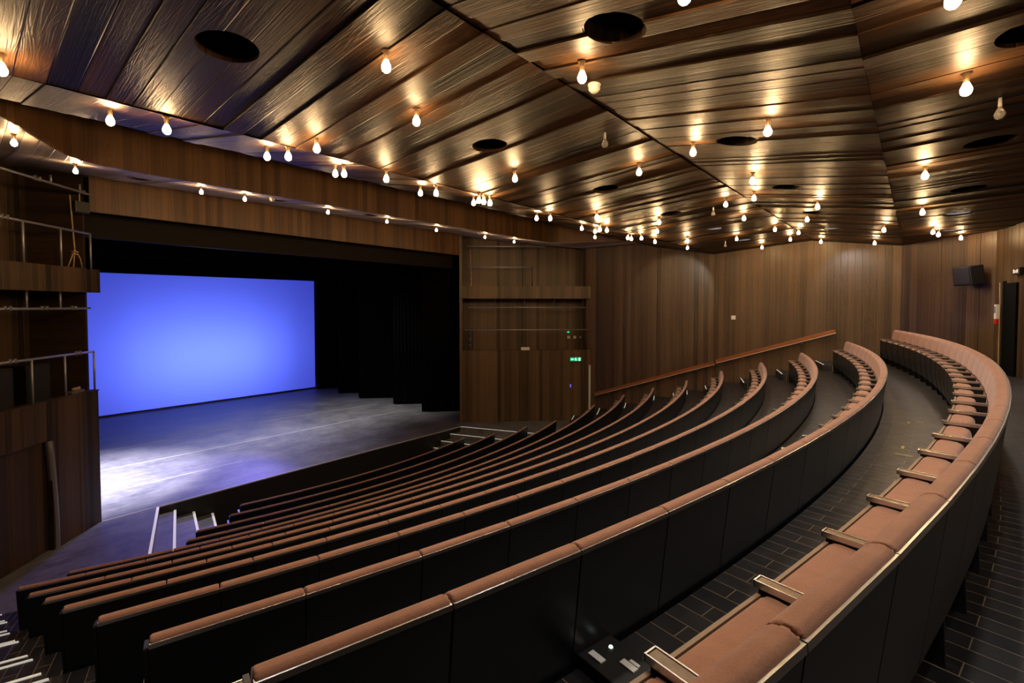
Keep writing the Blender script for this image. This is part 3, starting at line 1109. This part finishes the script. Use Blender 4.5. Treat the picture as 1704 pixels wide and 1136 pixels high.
rowname = {'A': 'the backmost row', 'B': 'the second row from the back', 'C': 'the third row from the back', 'D': 'the fourth row from the back',
           'E': 'the fifth row from the back', 'F': 'the sixth row from the back', 'G': 'the seventh row from the back', 'H': 'the sixth row from the front',
           'I': 'the fifth row from the front', 'J': 'the fourth row from the front', 'K': 'the third row from the front', 'L': 'the second row from the front', 'M': 'the front row'}
ones = ['', 'first', 'second', 'third', 'fourth', 'fifth', 'sixth', 'seventh', 'eighth', 'ninth', 'tenth', 'eleventh', 'twelfth', 'thirteenth', 'fourteenth', 'fifteenth', 'sixteenth']
first = True
ends = []
for k in ROWS:
    r = RAD[k]
    n = round(radians(THR[k] - THL[k]) * r / 0.575)
    n = 28 if k == 'A' else n
    step = (THR[k] - THL[k]) / n
    sc = radians(step) * r / W
    for j in range(n):
        th = THL[k] + step * (j + 0.5)
        x, y = polar(r, th)
        if first:
            o = proto
            first = False
        else:
            o = copy_tree(proto)
        o.location = (x, y, FL[k])
        o.rotation_euler = (0, 0, radians(th))
        o.scale = (sc, 1, 1)
        if j == 0:
            w = 'leftmost end'
        elif j == n - 1:
            w = 'rightmost end'
        elif j < n / 2:
            w = ones[j + 1] + ' from the left'
        else:
            w = ones[n - j] + ' from the right'
        tag(o, 'brown and black theatre seat, %s in %s' % (w, rowname[k]), 'seat', 'folding seats in ' + rowname[k])
        if j in (0, n - 1):
            ends.append((o, -1 if j == 0 else 1))
for o, sd in ends:       # closing panels at both ends of every row
    bm = bmesh.new()
    x = sd * W / 2
    add_profile_x(bm, [(0.080, 0.0), (0.33, 0.0), (0.339, 0.608), (0.118, 0.608), (0.082, 0.828), (0.004, 0.838), (-0.001, 0.83), (0.072, 0.25)], min(x, x + sd * 0.0145), max(x, x + sd * 0.0145))
    link('end_panel', bm, M['standard'], o)
    if sd > 0:
        make_arm(o, W / 2)

# ------------------------------------------------------------------ handrail along the right wall
def handrail(a, b_, label):
    a, b_ = Vector(a), Vector(b_)
    t = empty('handrail', a)
    d_ = b_ - a
    L_ = d_.length
    rot = d_.to_track_quat('Y', 'Z').to_matrix().to_4x4()
    bm_ = bmesh.new()
    add_box(bm_, (-0.035, 0, -0.055), (0.035, L_, 0.045), rot, 0.010, 2)
    link('rail', bm_, M['railwood'], t)
    bm_ = bmesh.new()
    add_box(bm_, (-0.040, 0, -0.078), (0.040, L_, -0.056), rot)
    ch_ = link('lower_edge', bm_, M['paleedge'], t)
    ch_['label'] = 'pale strip under the brown rail'
    n_ = max(2, int(L_ / 1.2))
    for i_ in range(n_):
        s = (i_ + 0.5) / n_
        p = d_ * s
        bm_ = bmesh.new()
        add_tube(bm_, p + Vector((0, 0, -0.07)), p + Vector((0, 0, -0.15)), 0.01, 8)
        add_tube(bm_, p + Vector((0, 0, -0.15)), p + Vector((XR - a.x - 0.002, 0, -0.15)), 0.01, 8)
        link('bracket', bm_, M['grey'], t)
    tag(t, label, 'handrail', 'handrails on the right wall')


handrail((16.5, 9.65, 1.16), (16.5, 5.12, 2.755), 'brown wooden handrail on the right wall, lower stretch towards the stage')
handrail((16.5, 5.06, 2.80), (16.5, 1.76, 3.93), 'brown wooden handrail on the right wall, upper stretch by the back rows')

# ------------------------------------------------------------------ bulbs
def bulb_proto():
    t = empty('light_bulb', (0, 0, 0))
    bm_ = bmesh.new()
    add_lathe(bm_, [(0, 0.135), (0.032, 0.135), (0.034, 0.118), (0.020, 0.108), (0.018, 0.055), (0, 0.055)], 16)
    link('lampholder', bm_, M['brass'], t, True)
    bm_ = bmesh.new()
    add_lathe(bm_, [(0, -0.036), (0.016, -0.033), (0.028, -0.022), (0.034, -0.004), (0.033, 0.012), (0.025, 0.032), (0.017, 0.050), (0.014, 0.056), (0, 0.056)], 14)
    link('glass', bm_, M['bulb'], t, True)
    return t


BL = [(0.28, 4.88, 6.29, 1), (2.14, 3.03, 6.42, 1), (2.88, 3.61, 6.38, 1), (2.53, 4.81, 6.29, 1), (4.92, 4.11, 6.34, 1), (3.2, 2.0, 6.41, 2), (4.99, 1.09, 6.28, 2), (5.6, 2.0, 6.42, 2), (6.01, 2.86, 6.43, 1), (2.51, 0.95, 6.26, 2), (3.28, -0.11, 6.18, 3), (4.69, -0.24, 6.18, 3), (7.43, -0.05, 6.17, 3), (10.32, -0.05, 6.17, 3), (13.34, -0.24, 6.18, 3), (13.89, -0.34, 6.18, 3), (15.11, -0.76, 6.2, 3), (7.27, 1.77, 6.38, 2), (8.7, 2.09, 6.43, 2), (9.02, 2.63, 6.45, 1), (10.64, 2.74, 6.44, 1), (12.72, 2.59, 6.45, 1), (9.51, 1.3, 6.31, 2), (11.17, 1.7, 6.37, 2), (13.74, 2.27, 6.46, 2), (14.92, 2.66, 6.45, 1), (15.84, 2.07, 6.43, 2), (12.4, 0.53, 6.19, 2), (15.35, 0.84, 6.24, 2), (13.31, 3.6, 6.38, 1), (15.77, 3.55, 6.38, 1), (12.32, 4.52, 6.31, 1), (13.59, 4.98, 6.28, 1), (9.45, 4.05, 6.35, 1), (10.3, 4.46, 6.31, 1), (11.68, 5.11, 6.27, 1), (10.7, 5.37, 6.29, 0), (11.05, 5.45, 6.31, 0), (10.85, 5.09, 6.27, 1), (7.9, 4.6, 6.3, 1), (8.97, 5.15, 6.26, 1), (9.73, 5.71, 6.36, 0), (9.22, 5.12, 6.27, 1), (9.15, 5.71, 6.36, 0), (11.75, 6.9, 6.56, 0), (7.51, 5.72, 6.36, 0), (7.24, 5.2, 6.26, 0), (5.57, 5.53, 6.32, 0), (5.3, 5.15, 6.26, 0), (5.41, 5.15, 6.26, 0), (5.54, 5.14, 6.26, 0), (4.77, 5.89, 6.39, 0), (4.67, 5.41, 6.3, 0), (3.64, 5.17, 6.26, 0), (3.35, 5.89, 6.39, 0), (3.33, 5.64, 6.34, 0), (2.43, 5.24, 6.27, 0), (2.41, 5.72, 6.36, 0), (1.35, 5.33, 6.28, 0), (1.02, 5.76, 6.37, 0)]
# soffit bulbs
BL += [(3.31, 10.88, 6.90, 4), (4.12, 10.9, 6.90, 4), (6.05, 11.0, 6.92, 4), (7.75, 11.0, 6.92, 4), (9.50, 11.0, 6.90, 4), (11.5, 10.9, 6.90, 4), (13.0, 10.9, 6.90, 4), (0.62, 9.15, 6.80, 5), (1.40, 10.5, 6.84, 5)]
GN = {0: ('narrow ceiling slope nearest the stage', 'bulbs on the narrow slope nearest the stage'),
      1: ('broad ceiling slope falling to the stage', 'bulbs on the broad middle ceiling slope'),
      2: ('ceiling slope between ridge and valley', 'bulbs on the slope between ridge and valley'),
      3: ('rearmost ceiling slope', 'bulbs on the rearmost ceiling slope'),
      4: ('pale soffit above the stage opening', 'bulbs on the soffit above the stage opening'),
      5: ('curved soffit over the left boxes', 'bulbs on the curved soffit over the left boxes')}
bproto = bulb_proto()
bpy.context.view_layer.update()
index(bproto)
tens = ones + ['seventeenth', 'eighteenth', 'nineteenth', 'twentieth', 'twenty-first', 'twenty-second', 'twenty-third', 'twenty-fourth', 'twenty-fifth']
first = True
for g_ in range(6):
    lst = sorted([b_ for b_ in BL if b_[3] == g_], key=lambda b_: atan2(b_[0], b_[1]))
    for i, (x, y, z, _) in enumerate(lst):
        if first:
            o = bproto
            first = False
        else:
            o = copy_tree(bproto)
        o.location = (x, y, z)
        tag(o, 'lit bare bulb on the %s, %s from the left' % (GN[g_][0], tens[i + 1]), 'light bulb', GN[g_][1])

# bulbs that are out
for (x, y, lab) in [(5.46, -0.48, 'unlit clear bulb on the rearmost ceiling slope'), (4.75, 2.67, 'unlit clear bulb hanging near the ceiling ridge'),
                    (9.58, 3.02, 'small unlit bulb over the far right seats'), (14.18, 4.13, 'small unlit bulb near the top of the right wall')]:
    z = zc(y) - 0.12
    t = empty('unlit_bulb', (x, y, z))
    bm = bmesh.new()
    add_lathe(bm, [(0, 0.12), (0.012, 0.12), (0.014, 0.04), (0, 0.04)], 12)
    link('lampholder', bm, M['white'], t, True)
    bm = bmesh.new()
    add_lathe(bm, [(0, -0.05), (0.018, -0.047), (0.032, -0.032), (0.037, -0.012), (0.032, 0.008), (0.019, 0.032), (0.014, 0.045), (0, 0.045)], 16)
    link('glass', bm, M['glass'], t, True)
    tag(t, lab, 'light bulb')

# detectors
def detector(x, y, z, r, label):
    t = empty('smoke_detector', (x, y, z))
    bm_ = bmesh.new()
    add_lathe(bm_, [(0, 0.0), (r, 0.0), (r, -0.012), (r * .92, -0.02), (0, -0.02)], 24)
    link('base', bm_, M['white'], t, True)
    bm_ = bmesh.new()
    add_lathe(bm_, [(r * .86, -0.021), (r * .9, -0.045), (r * .6, -0.065), (r * .35, -0.075), (0, -0.078)], 24)
    link('cap', bm_, M['white'], t, True)
    tag(t, label, 'smoke detector')


detector(3.62, 2.14, zc(2.14) - 0.012, 0.055, 'white smoke detector on the ceiling beside a lit bulb')
detector(4.62, 10.75, zs(10.75) - 0.012, 0.055, 'white detector on the pale soffit above the stage opening')
detector(11.1, 10.75, zs(10.75) - 0.012, 0.05, 'small white detector at the right end of the soffit')
for (x, y, lab) in [(2.44, 11.43, 'leftmost'), (4.9, 11.08, 'middle'), (7.19, 10.9, 'rightmost')]:
    t = empty('soffit_downlight', (x, y, zs(y)))
    bm = bmesh.new()
    add_lathe(bm, [(0.13, -0.0105), (0.19, -0.0105), (0.19, -0.016), (0.13, -0.016), (0.13, -0.0105)], 32)
    link('rim', bm, M['fascia'], t)
    bm = bmesh.new()
    add_lathe(bm, [(0, -0.011), (0.13, -0.011), (0.13, -0.0125), (0, -0.0125)], 32)
    link('opening', bm, M['void'], t)  # flat black disc stands for the shade inside the hole
    tag(t, 'dark round downlight in the soffit above the stage, %s of three' % lab, 'downlight', 'downlights in the soffit')

# ------------------------------------------------------------------ small things on the right
def wall_frame(x, y, z, ang):
    return Matrix.Translation((x, y, z)) @ Matrix.Rotation(ang, 4, 'Z')


# green exit sign on the right box wall (local: x right, -y towards the viewer)
aR = atan2(-(3.82), 3.59)
v = QR((Vector((16.28, 10.44)) - Vector((13.11, 13.82))).length, -0.06)
t = empty('exit_sign', (v[0], v[1], 2.50), aR)
bm = bmesh.new()
add_box(bm, (-0.24, -0.035, -0.085), (0.24, 0.03, 0.085), bevel=0.006)
link('case', bm, M['grey'], t)
bm = bmesh.new()
add_box(bm, (-0.225, -0.039, -0.072), (0.225, -0.0355, 0.072))
link('face', bm, M['green_sign'], t)
bm = bmesh.new()
# arrow
for q in ([(-0.19, 0.0), (-0.13, -0.05), (-0.13, 0.05)],):
    A = [bm.verts.new((x, -0.0395, z)) for x, z in q]
    B = [bm.verts.new((x, -0.0415, z)) for x, z in q]
    bm.faces.new(A)
    bm.faces.new(B[::-1])
    for i in range(3):
        bm.faces.new((A[i], A[(i + 1) % 3], B[(i + 1) % 3], B[i]))
add_box(bm, (-0.13, -0.0415, -0.014), (-0.075, -0.0395, 0.014))
link('arrow', bm, M['sign_white'], t)
bm = bmesh.new()      # running figure
add_tube(bm, (0.005, -0.0395, 0.048), (0.005, -0.0415, 0.048), 0.014, 12)
def limb(a, b_, w):
    a, b_ = Vector((a[0], a[1])), Vector((b_[0], b_[1]))
    d_ = (b_ - a).normalized()
    n_ = Vector((-d_.y, d_.x)) * w
    q = [a + n_, b_ + n_, b_ - n_, a - n_]
    A = [bm.verts.new((p.x, -0.0395, p.y)) for p in q]
    B = [bm.verts.new((p.x, -0.0415, p.y)) for p in q]
    bm.faces.new(A)
    bm.faces.new(B[::-1])
    for i_ in range(4):
        bm.faces.new((A[i_], A[(i_ + 1) % 4], B[(i_ + 1) % 4], B[i_]))
limb((0.0, 0.03), (0.012, -0.015), 0.014)
limb((0.012, -0.012), (-0.02, -0.035), 0.007)
limb((-0.02, -0.035), (-0.012, -0.062), 0.006)
limb((0.012, -0.012), (0.038, -0.04), 0.007)
limb((0.038, -0.04), (0.06, -0.045), 0.006)
limb((0.0, 0.025), (-0.035, 0.005), 0.006)
limb((0.0, 0.025), (0.035, 0.01), 0.006)
link('running_figure', bm, M['sign_white'], t)
bm = bmesh.new()
add_box(bm, (0.125, -0.0415, -0.058), (0.185, -0.0395, 0.058))
link('doorway_symbol', bm, M['sign_white'], t)
tag(t, 'lit green exit sign with arrow and running figure on the right box wall', 'exit sign')

# switch plates inside the lower right box
for s, z, mk, lab in [(4.02, 3.30, 'white', 'white wall socket in the lower right box, left one'), (4.28, 3.30, 'white', 'white wall socket in the lower right box, middle one'),
                      (4.52, 3.30, 'grey', 'grey wall socket in the lower right box, right one')]:
    v = QR(s + 0.55, 1.16)
    t = empty('wall_socket', (v[0], v[1], z), aR)
    bm = bmesh.new()
    add_box(bm, (-0.06, -0.02, -0.06), (0.06, 0.04, 0.06), bevel=0.006)
    link('plate', bm, M[mk], t)
    bm = bmesh.new()
    add_box(bm, (-0.025, -0.026, -0.02), (0.025, -0.0205, 0.02), bevel=0.002)
    link('rocker', bm, M['paper'], t)
    tag(t, lab, 'socket', 'sockets in the lower right box')
v = QR(4.55, 1.15)
bm = bmesh.new()
add_box(bm, (-0.04, -0.03, -0.03), (0.04, 0.04, 0.03), wall_frame(v[0], v[1], 3.52, aR), 0.008)
tag(link('signal_lamp', bm, M['green_led']), 'small green signal lamp above the sockets in the right box', 'signal lamp')
v = QR(4.45, -0.02)
bm = bmesh.new()
add_box(bm, (-0.022, -0.015, -0.06), (0.022, 0.03, 0.06), wall_frame(v[0], v[1], 1.42, aR), 0.008)
tag(link('cue_light', bm, M['violet_led']), 'small violet cue light on the right wall under the exit sign', 'cue light')
# white carton on the parapet
v = QR(2.62, 0.05)
t = empty('white_box', (v[0], v[1], 2.866), aR)
bm = bmesh.new()
add_box(bm, (-0.17, -0.07, 0), (0.17, 0.07, 0.11), bevel=0.006)
link('carton', bm, M['paper'], t)
bm = bmesh.new()
add_box(bm, (-0.172, -0.072, 0.075), (0.172, 0.072, 0.118), bevel=0.004)
link('lid', bm, M['white'], t)
tag(t, 'white box standing on the lower right box parapet', 'box')
# traffic-light like stack at left end of right box
v = QR(0.42, 0.35)
t = empty('lighting_unit', (v[0], v[1], 2.0), aR)
bm = bmesh.new()
add_box(bm, (-0.10, -0.1, 0), (0.10, 0.1, 1.72), bevel=0.01)
link('body', bm, M['black'], t)
for zz in (1.05, 1.3, 1.55):
    bm = bmesh.new()
    add_tube(bm, (0, -0.101, zz), (0, -0.13, zz), 0.05, 14)
    link('lens', bm, M['grey'], t)
tag(t, 'tall black lighting unit at the stage end of the lower right box', 'lighting unit')

# white square on side wall
t = empty('wall_panel_switch', (16.66, 4.57, 4.26))
bm = bmesh.new()
add_box(bm, (-0.015, -0.065, -0.065), (0.03, 0.065, 0.065), bevel=0.005)
link('plate', bm, M['white'], t)
bm = bmesh.new()
add_box(bm, (-0.022, -0.03, -0.03), (-0.0155, 0.03, 0.03), bevel=0.003)
link('knob', bm, M['paper'], t)
tag(t, 'small white square control plate high on the right wall', 'control plate')
# white notice at foot of the wall behind a middle row
t = empty('notice', (16.60, 6.05, 1.62))
bm = bmesh.new()
add_box(bm, (-0.012, -0.17, -0.085), (0.0, 0.17, 0.085), bevel=0.003)
link('plate', bm, M['paper'], t)
bm = bmesh.new()
add_box(bm, (0.0005, -0.15, -0.07), (0.09, 0.15, 0.07))
link('backing_block', bm, M['grey'], t)
tag(t, 'small white plate low on the right wall above the aisle steps', 'plate')

# loudspeaker in rear right corner
t = empty('loudspeaker', (15.24, -0.90, 5.35), radians(38))
bm = bmesh.new()
add_box(bm, (-0.24, -0.16, -0.22), (0.24, 0.14, 0.22), Matrix.Rotation(radians(-8), 4, 'X'), 0.02)
link('cabinet', bm, M['black'], t)
bm = bmesh.new()
add_box(bm, (-0.21, 0.143, -0.195), (0.21, 0.155, 0.195), Matrix.Rotation(radians(-8), 4, 'X'), 0.01)
link('grille', bm, M['blue_black'], t)
bm = bmesh.new()
add_tube(bm, (0, -0.1, 0.05), (0.0, -0.5, 0.05), 0.02, 10)
add_tube(bm, (0, -0.5, -0.06), (0.0, -0.5, 0.16), 0.03, 10)
link('bracket', bm, M['black'], t)
tag(t, 'black loudspeaker high in the rear right corner', 'loudspeaker')

# dark doorway in rear wall, rope, call point, unlit sign
def rear_pt(x, o=0.0):
    r = 29.8 - o
    a = asin((x - CX) / r)
    return CX + r * sin(a), CY - r * cos(a), a


x, y, a = rear_pt(14.62, 0.02)
t = empty('door_3', (x, y, 3.185), a)
bm = bmesh.new()
add_box(bm, (-0.42, -0.05, 0), (0.12, 0.03, 1.95), bevel=0.004)
link('doorway_dark', bm, M['void'], t)  # black sheet put in for the dark inside the doorway
bm = bmesh.new()
add_box(bm, (0.121, -0.05, 0), (0.17, 0.045, 2.0), bevel=0.003)
link('door_frame', bm, M['black'], t)
tag(t, 'dark doorway in the rear wall behind the hanging cord', 'door', kind='structure')
x, y, a = rear_pt(14.62, 0.14)
bm = bmesh.new()
add_path_tube(bm, [(x + 0.05 * sin(i * 0.5) * (1 if i > 4 else .5) - 0.012 * (10 - i), y, 3.2 + 1.95 * i / 14) for i in range(15)], 0.009, 8)
tag(link('hanging_cord', bm, M['rope']), 'pale cord hanging beside the rear doorway', 'cord')
x, y, a = rear_pt(14.98, 0.05)
t = empty('call_point', (x, y, 4.52), a)
bm = bmesh.new()
add_box(bm, (-0.055, -0.02, -0.16), (0.055, 0.045, 0.16), bevel=0.006)
link('case', bm, M['white'], t)
bm = bmesh.new()
add_box(bm, (-0.035, 0.0455, -0.03), (0.035, 0.05, 0.12))
link('display', bm, plain('grey_blue_label', (0.18, 0.2, 0.28), 0.5), t)
bm = bmesh.new()
add_box(bm, (-0.05, -0.01, -0.27), (0.05, 0.05, -0.161), bevel=0.01)
link('red_block', bm, M['red'], t)
tag(t, 'white and red call unit on the rear wall left of the cord', 'call unit')
x, y, a = rear_pt(14.15, 0.04)
t = empty('sign_box', (x, y, 5.36), a)
bm = bmesh.new()
add_box(bm, (-0.16, -0.03, -0.07), (0.16, 0.04, 0.07), bevel=0.006)
link('case', bm, M['black'], t)
bm = bmesh.new()
add_box(bm, (-0.10, 0.0405, -0.035), (-0.03, 0.044, 0.035))
add_box(bm, (-0.01, 0.0405, -0.035), (0.04, 0.044, 0.02))
add_box(bm, (0.06, 0.0405, -0.04), (0.11, 0.044, 0.04))
link('symbols', bm, M['paper'], t)
tag(t, 'small black sign box with pale symbols over the rear exit', 'sign')
# low floor lights in the rear aisle
for xx, yy, lab in [(4.3, -1.62, 'small low white light at the rear wall, farther one'), (3.05, -1.50, 'small low white light at the rear wall, nearer one')]:
    r_ = 29.72
    a = asin((xx - CX) / r_)
    bm = bmesh.new()
    add_box(bm, (-0.04, -0.02, 0), (0.04, 0.02, 0.05), wall_frame(CX + r_ * sin(a), CY - r_ * cos(a), 3.24, a), 0.006)
    tag(link('floor_light', bm, plain('lit_floor_light', (0.9, 0.9, 0.8), 0.4, emit=(1, 0.95, 0.8), estr=2.5)), lab, 'floor light')

# yellow tape marks on the tread behind the second row
for i, (th, r_, l_) in enumerate([(0.25, 27.56, 0.07), (0.02, 27.45, 0.10), (-0.25, 27.40, 0.07), (-2.9, 27.45, 0.12), (-3.58, 27.48, 0.14)]):
    x, y = polar(r_, th)
    bm = bmesh.new()
    add_box(bm, (-0.012, -l_ / 2, 0.0006), (0.012, l_ / 2, 0.002), wall_frame(x, y, FL['A'], radians(th + (90 if i % 2 else 0))))
    tag(link('tape_mark', bm, M['yellow']), 'yellow tape mark on the floor by the back row, %s from the far end' % ones[i + 1], 'tape mark', 'yellow tape marks by the back row')

# floor box with cables at the foot of the second row
t = empty('floor_box', (*polar(27.28, -12.9), FL['A']), radians(-13.0))
bm = bmesh.new()
add_box(bm, (-0.10, -0.12, 0.0), (0.10, 0.12, 0.05), bevel=0.008)
link('case', bm, M['black'], t)
bm = bmesh.new()
add_box(bm, (-0.065, 0.02, 0.0505), (-0.035, 0.09, 0.056))
link('label', bm, M['paper'], t)
bm = bmesh.new()
add_box(bm, (0.0, -0.09, 0.0505), (0.03, -0.02, 0.056))
add_box(bm, (0.035, -0.085, 0.0505), (0.05, -0.04, 0.056))
link('connector', bm, M['white'], t)
bm = bmesh.new()
add_lathe(bm, [(0, 0.058), (0.008, 0.056), (0.01, 0.0505), (0, 0.0505)], 10, (0.04, 0.06, 0))
link('indicator', bm, M['sign_white'], t)
tag(t, 'black floor box with white labels beside the back row seats', 'floor box')

# ------------------------------------------------------------------ things in the left boxes
for s, w_, zt_, lab in [(1.15, 0.52, 3.55, 'dark loudspeaker cabinet in the lower left box, nearer the stage'), (1.98, 0.62, 3.55, 'black loudspeaker cabinet in the lower left box, away from the stage')]:
    v = QL(s, 0.45)
    t = empty('speaker_cabinet', (v[0], v[1], 2.0), atan2(3.34, 3.14))
    bm = bmesh.new()
    add_box(bm, (-w_ / 2, -0.22, 0), (w_ / 2, 0.25, zt_ - 2.0), bevel=0.012)
    link('cabinet', bm, M['black'], t)
    bm = bmesh.new()
    add_box(bm, (-w_ / 2 + 0.03, -0.232, 0.05), (w_ / 2 - 0.03, -0.222, zt_ - 2.05), bevel=0.004)
    link('grille', bm, M['blue_black'], t)
    tag(t, lab, 'loudspeaker', 'loudspeaker cabinets in the lower left box')
v = QL(0.45, 0.10)
t = empty('coiled_equipment', (v[0], v[1], z_top := 2.866), 0.8)
bm = bmesh.new()
add_box(bm, (-0.16, -0.05, 0), (0.16, 0.05, 0.06), bevel=0.01)
link('tray', bm, M['grey'], t)
bm = bmesh.new()
add_path_tube(bm, [(0.09 * cos(i * 0.5), 0.035 * sin(i * 0.5), 0.07 + 0.0012 * i) for i in range(40)], 0.009, 6)
link('cable_coil', bm, M['rope'], t)
tag(t, 'small grey tray with coiled cable on the lower left parapet', 'cable coil')
# lantern clamped on the left top bar
v = QL(0.28, 0.06)
t = empty('stage_lantern', (v[0], v[1], 6.68), radians(20))
bm = bmesh.new()
add_box(bm, (-0.13, -0.10, -0.12), (0.13, 0.12, 0.11), bevel=0.015)
link('body', bm, M['black'], t)
bm = bmesh.new()
add_tube(bm, (0, 0, 0.11), (0, 0, 0.27), 0.012, 8)
link('hook', bm, M['steel'], t)
tag(t, 'black stage lantern hung at the stage end of the left boxes', 'stage lantern')
# ropes
def rope_thing(Q, s, lab, left):
    v_ = Q(s, 0.14)
    bm_ = bmesh.new()
    P_ = []
    for i_ in range(16):
        q = i_ / 15
        P_.append(Vector((v_[0], v_[1], 6.9 - 1.1 * q)) + Vector((0.05 * q, -0.02 * q, 0)))
    add_path_tube(bm_, P_, 0.014, 8)
    base = P_[-1]
    for dx_, dz_ in ((-0.13, -0.40), (-0.03, -0.40), (0.12, -0.36)):
        add_path_tube(bm_, [base, base + Vector((dx_ * 0.5 + (0.03 if dx_ > 0 else 0), dx_ * 0.4, dz_ * 0.5)), base + Vector((dx_, dx_ * 0.7, dz_))], 0.011, 8)
    for dz_ in (-0.05, -0.1):
        add_path_tube(bm_, [base + Vector((0.05 * cos(a_), 0.05 * sin(a_), dz_)) for a_ in [k_ * 0.6 for k_ in range(11)]], 0.014, 6)
    tag(link('rope', bm_, M['rope'], None, True), lab, 'rope')


rope_thing(QL, 0.42, 'cream rope hanging in the upper left box', True)
rope_thing(QR, 0.42, 'cream rope hanging in the upper right box', False)
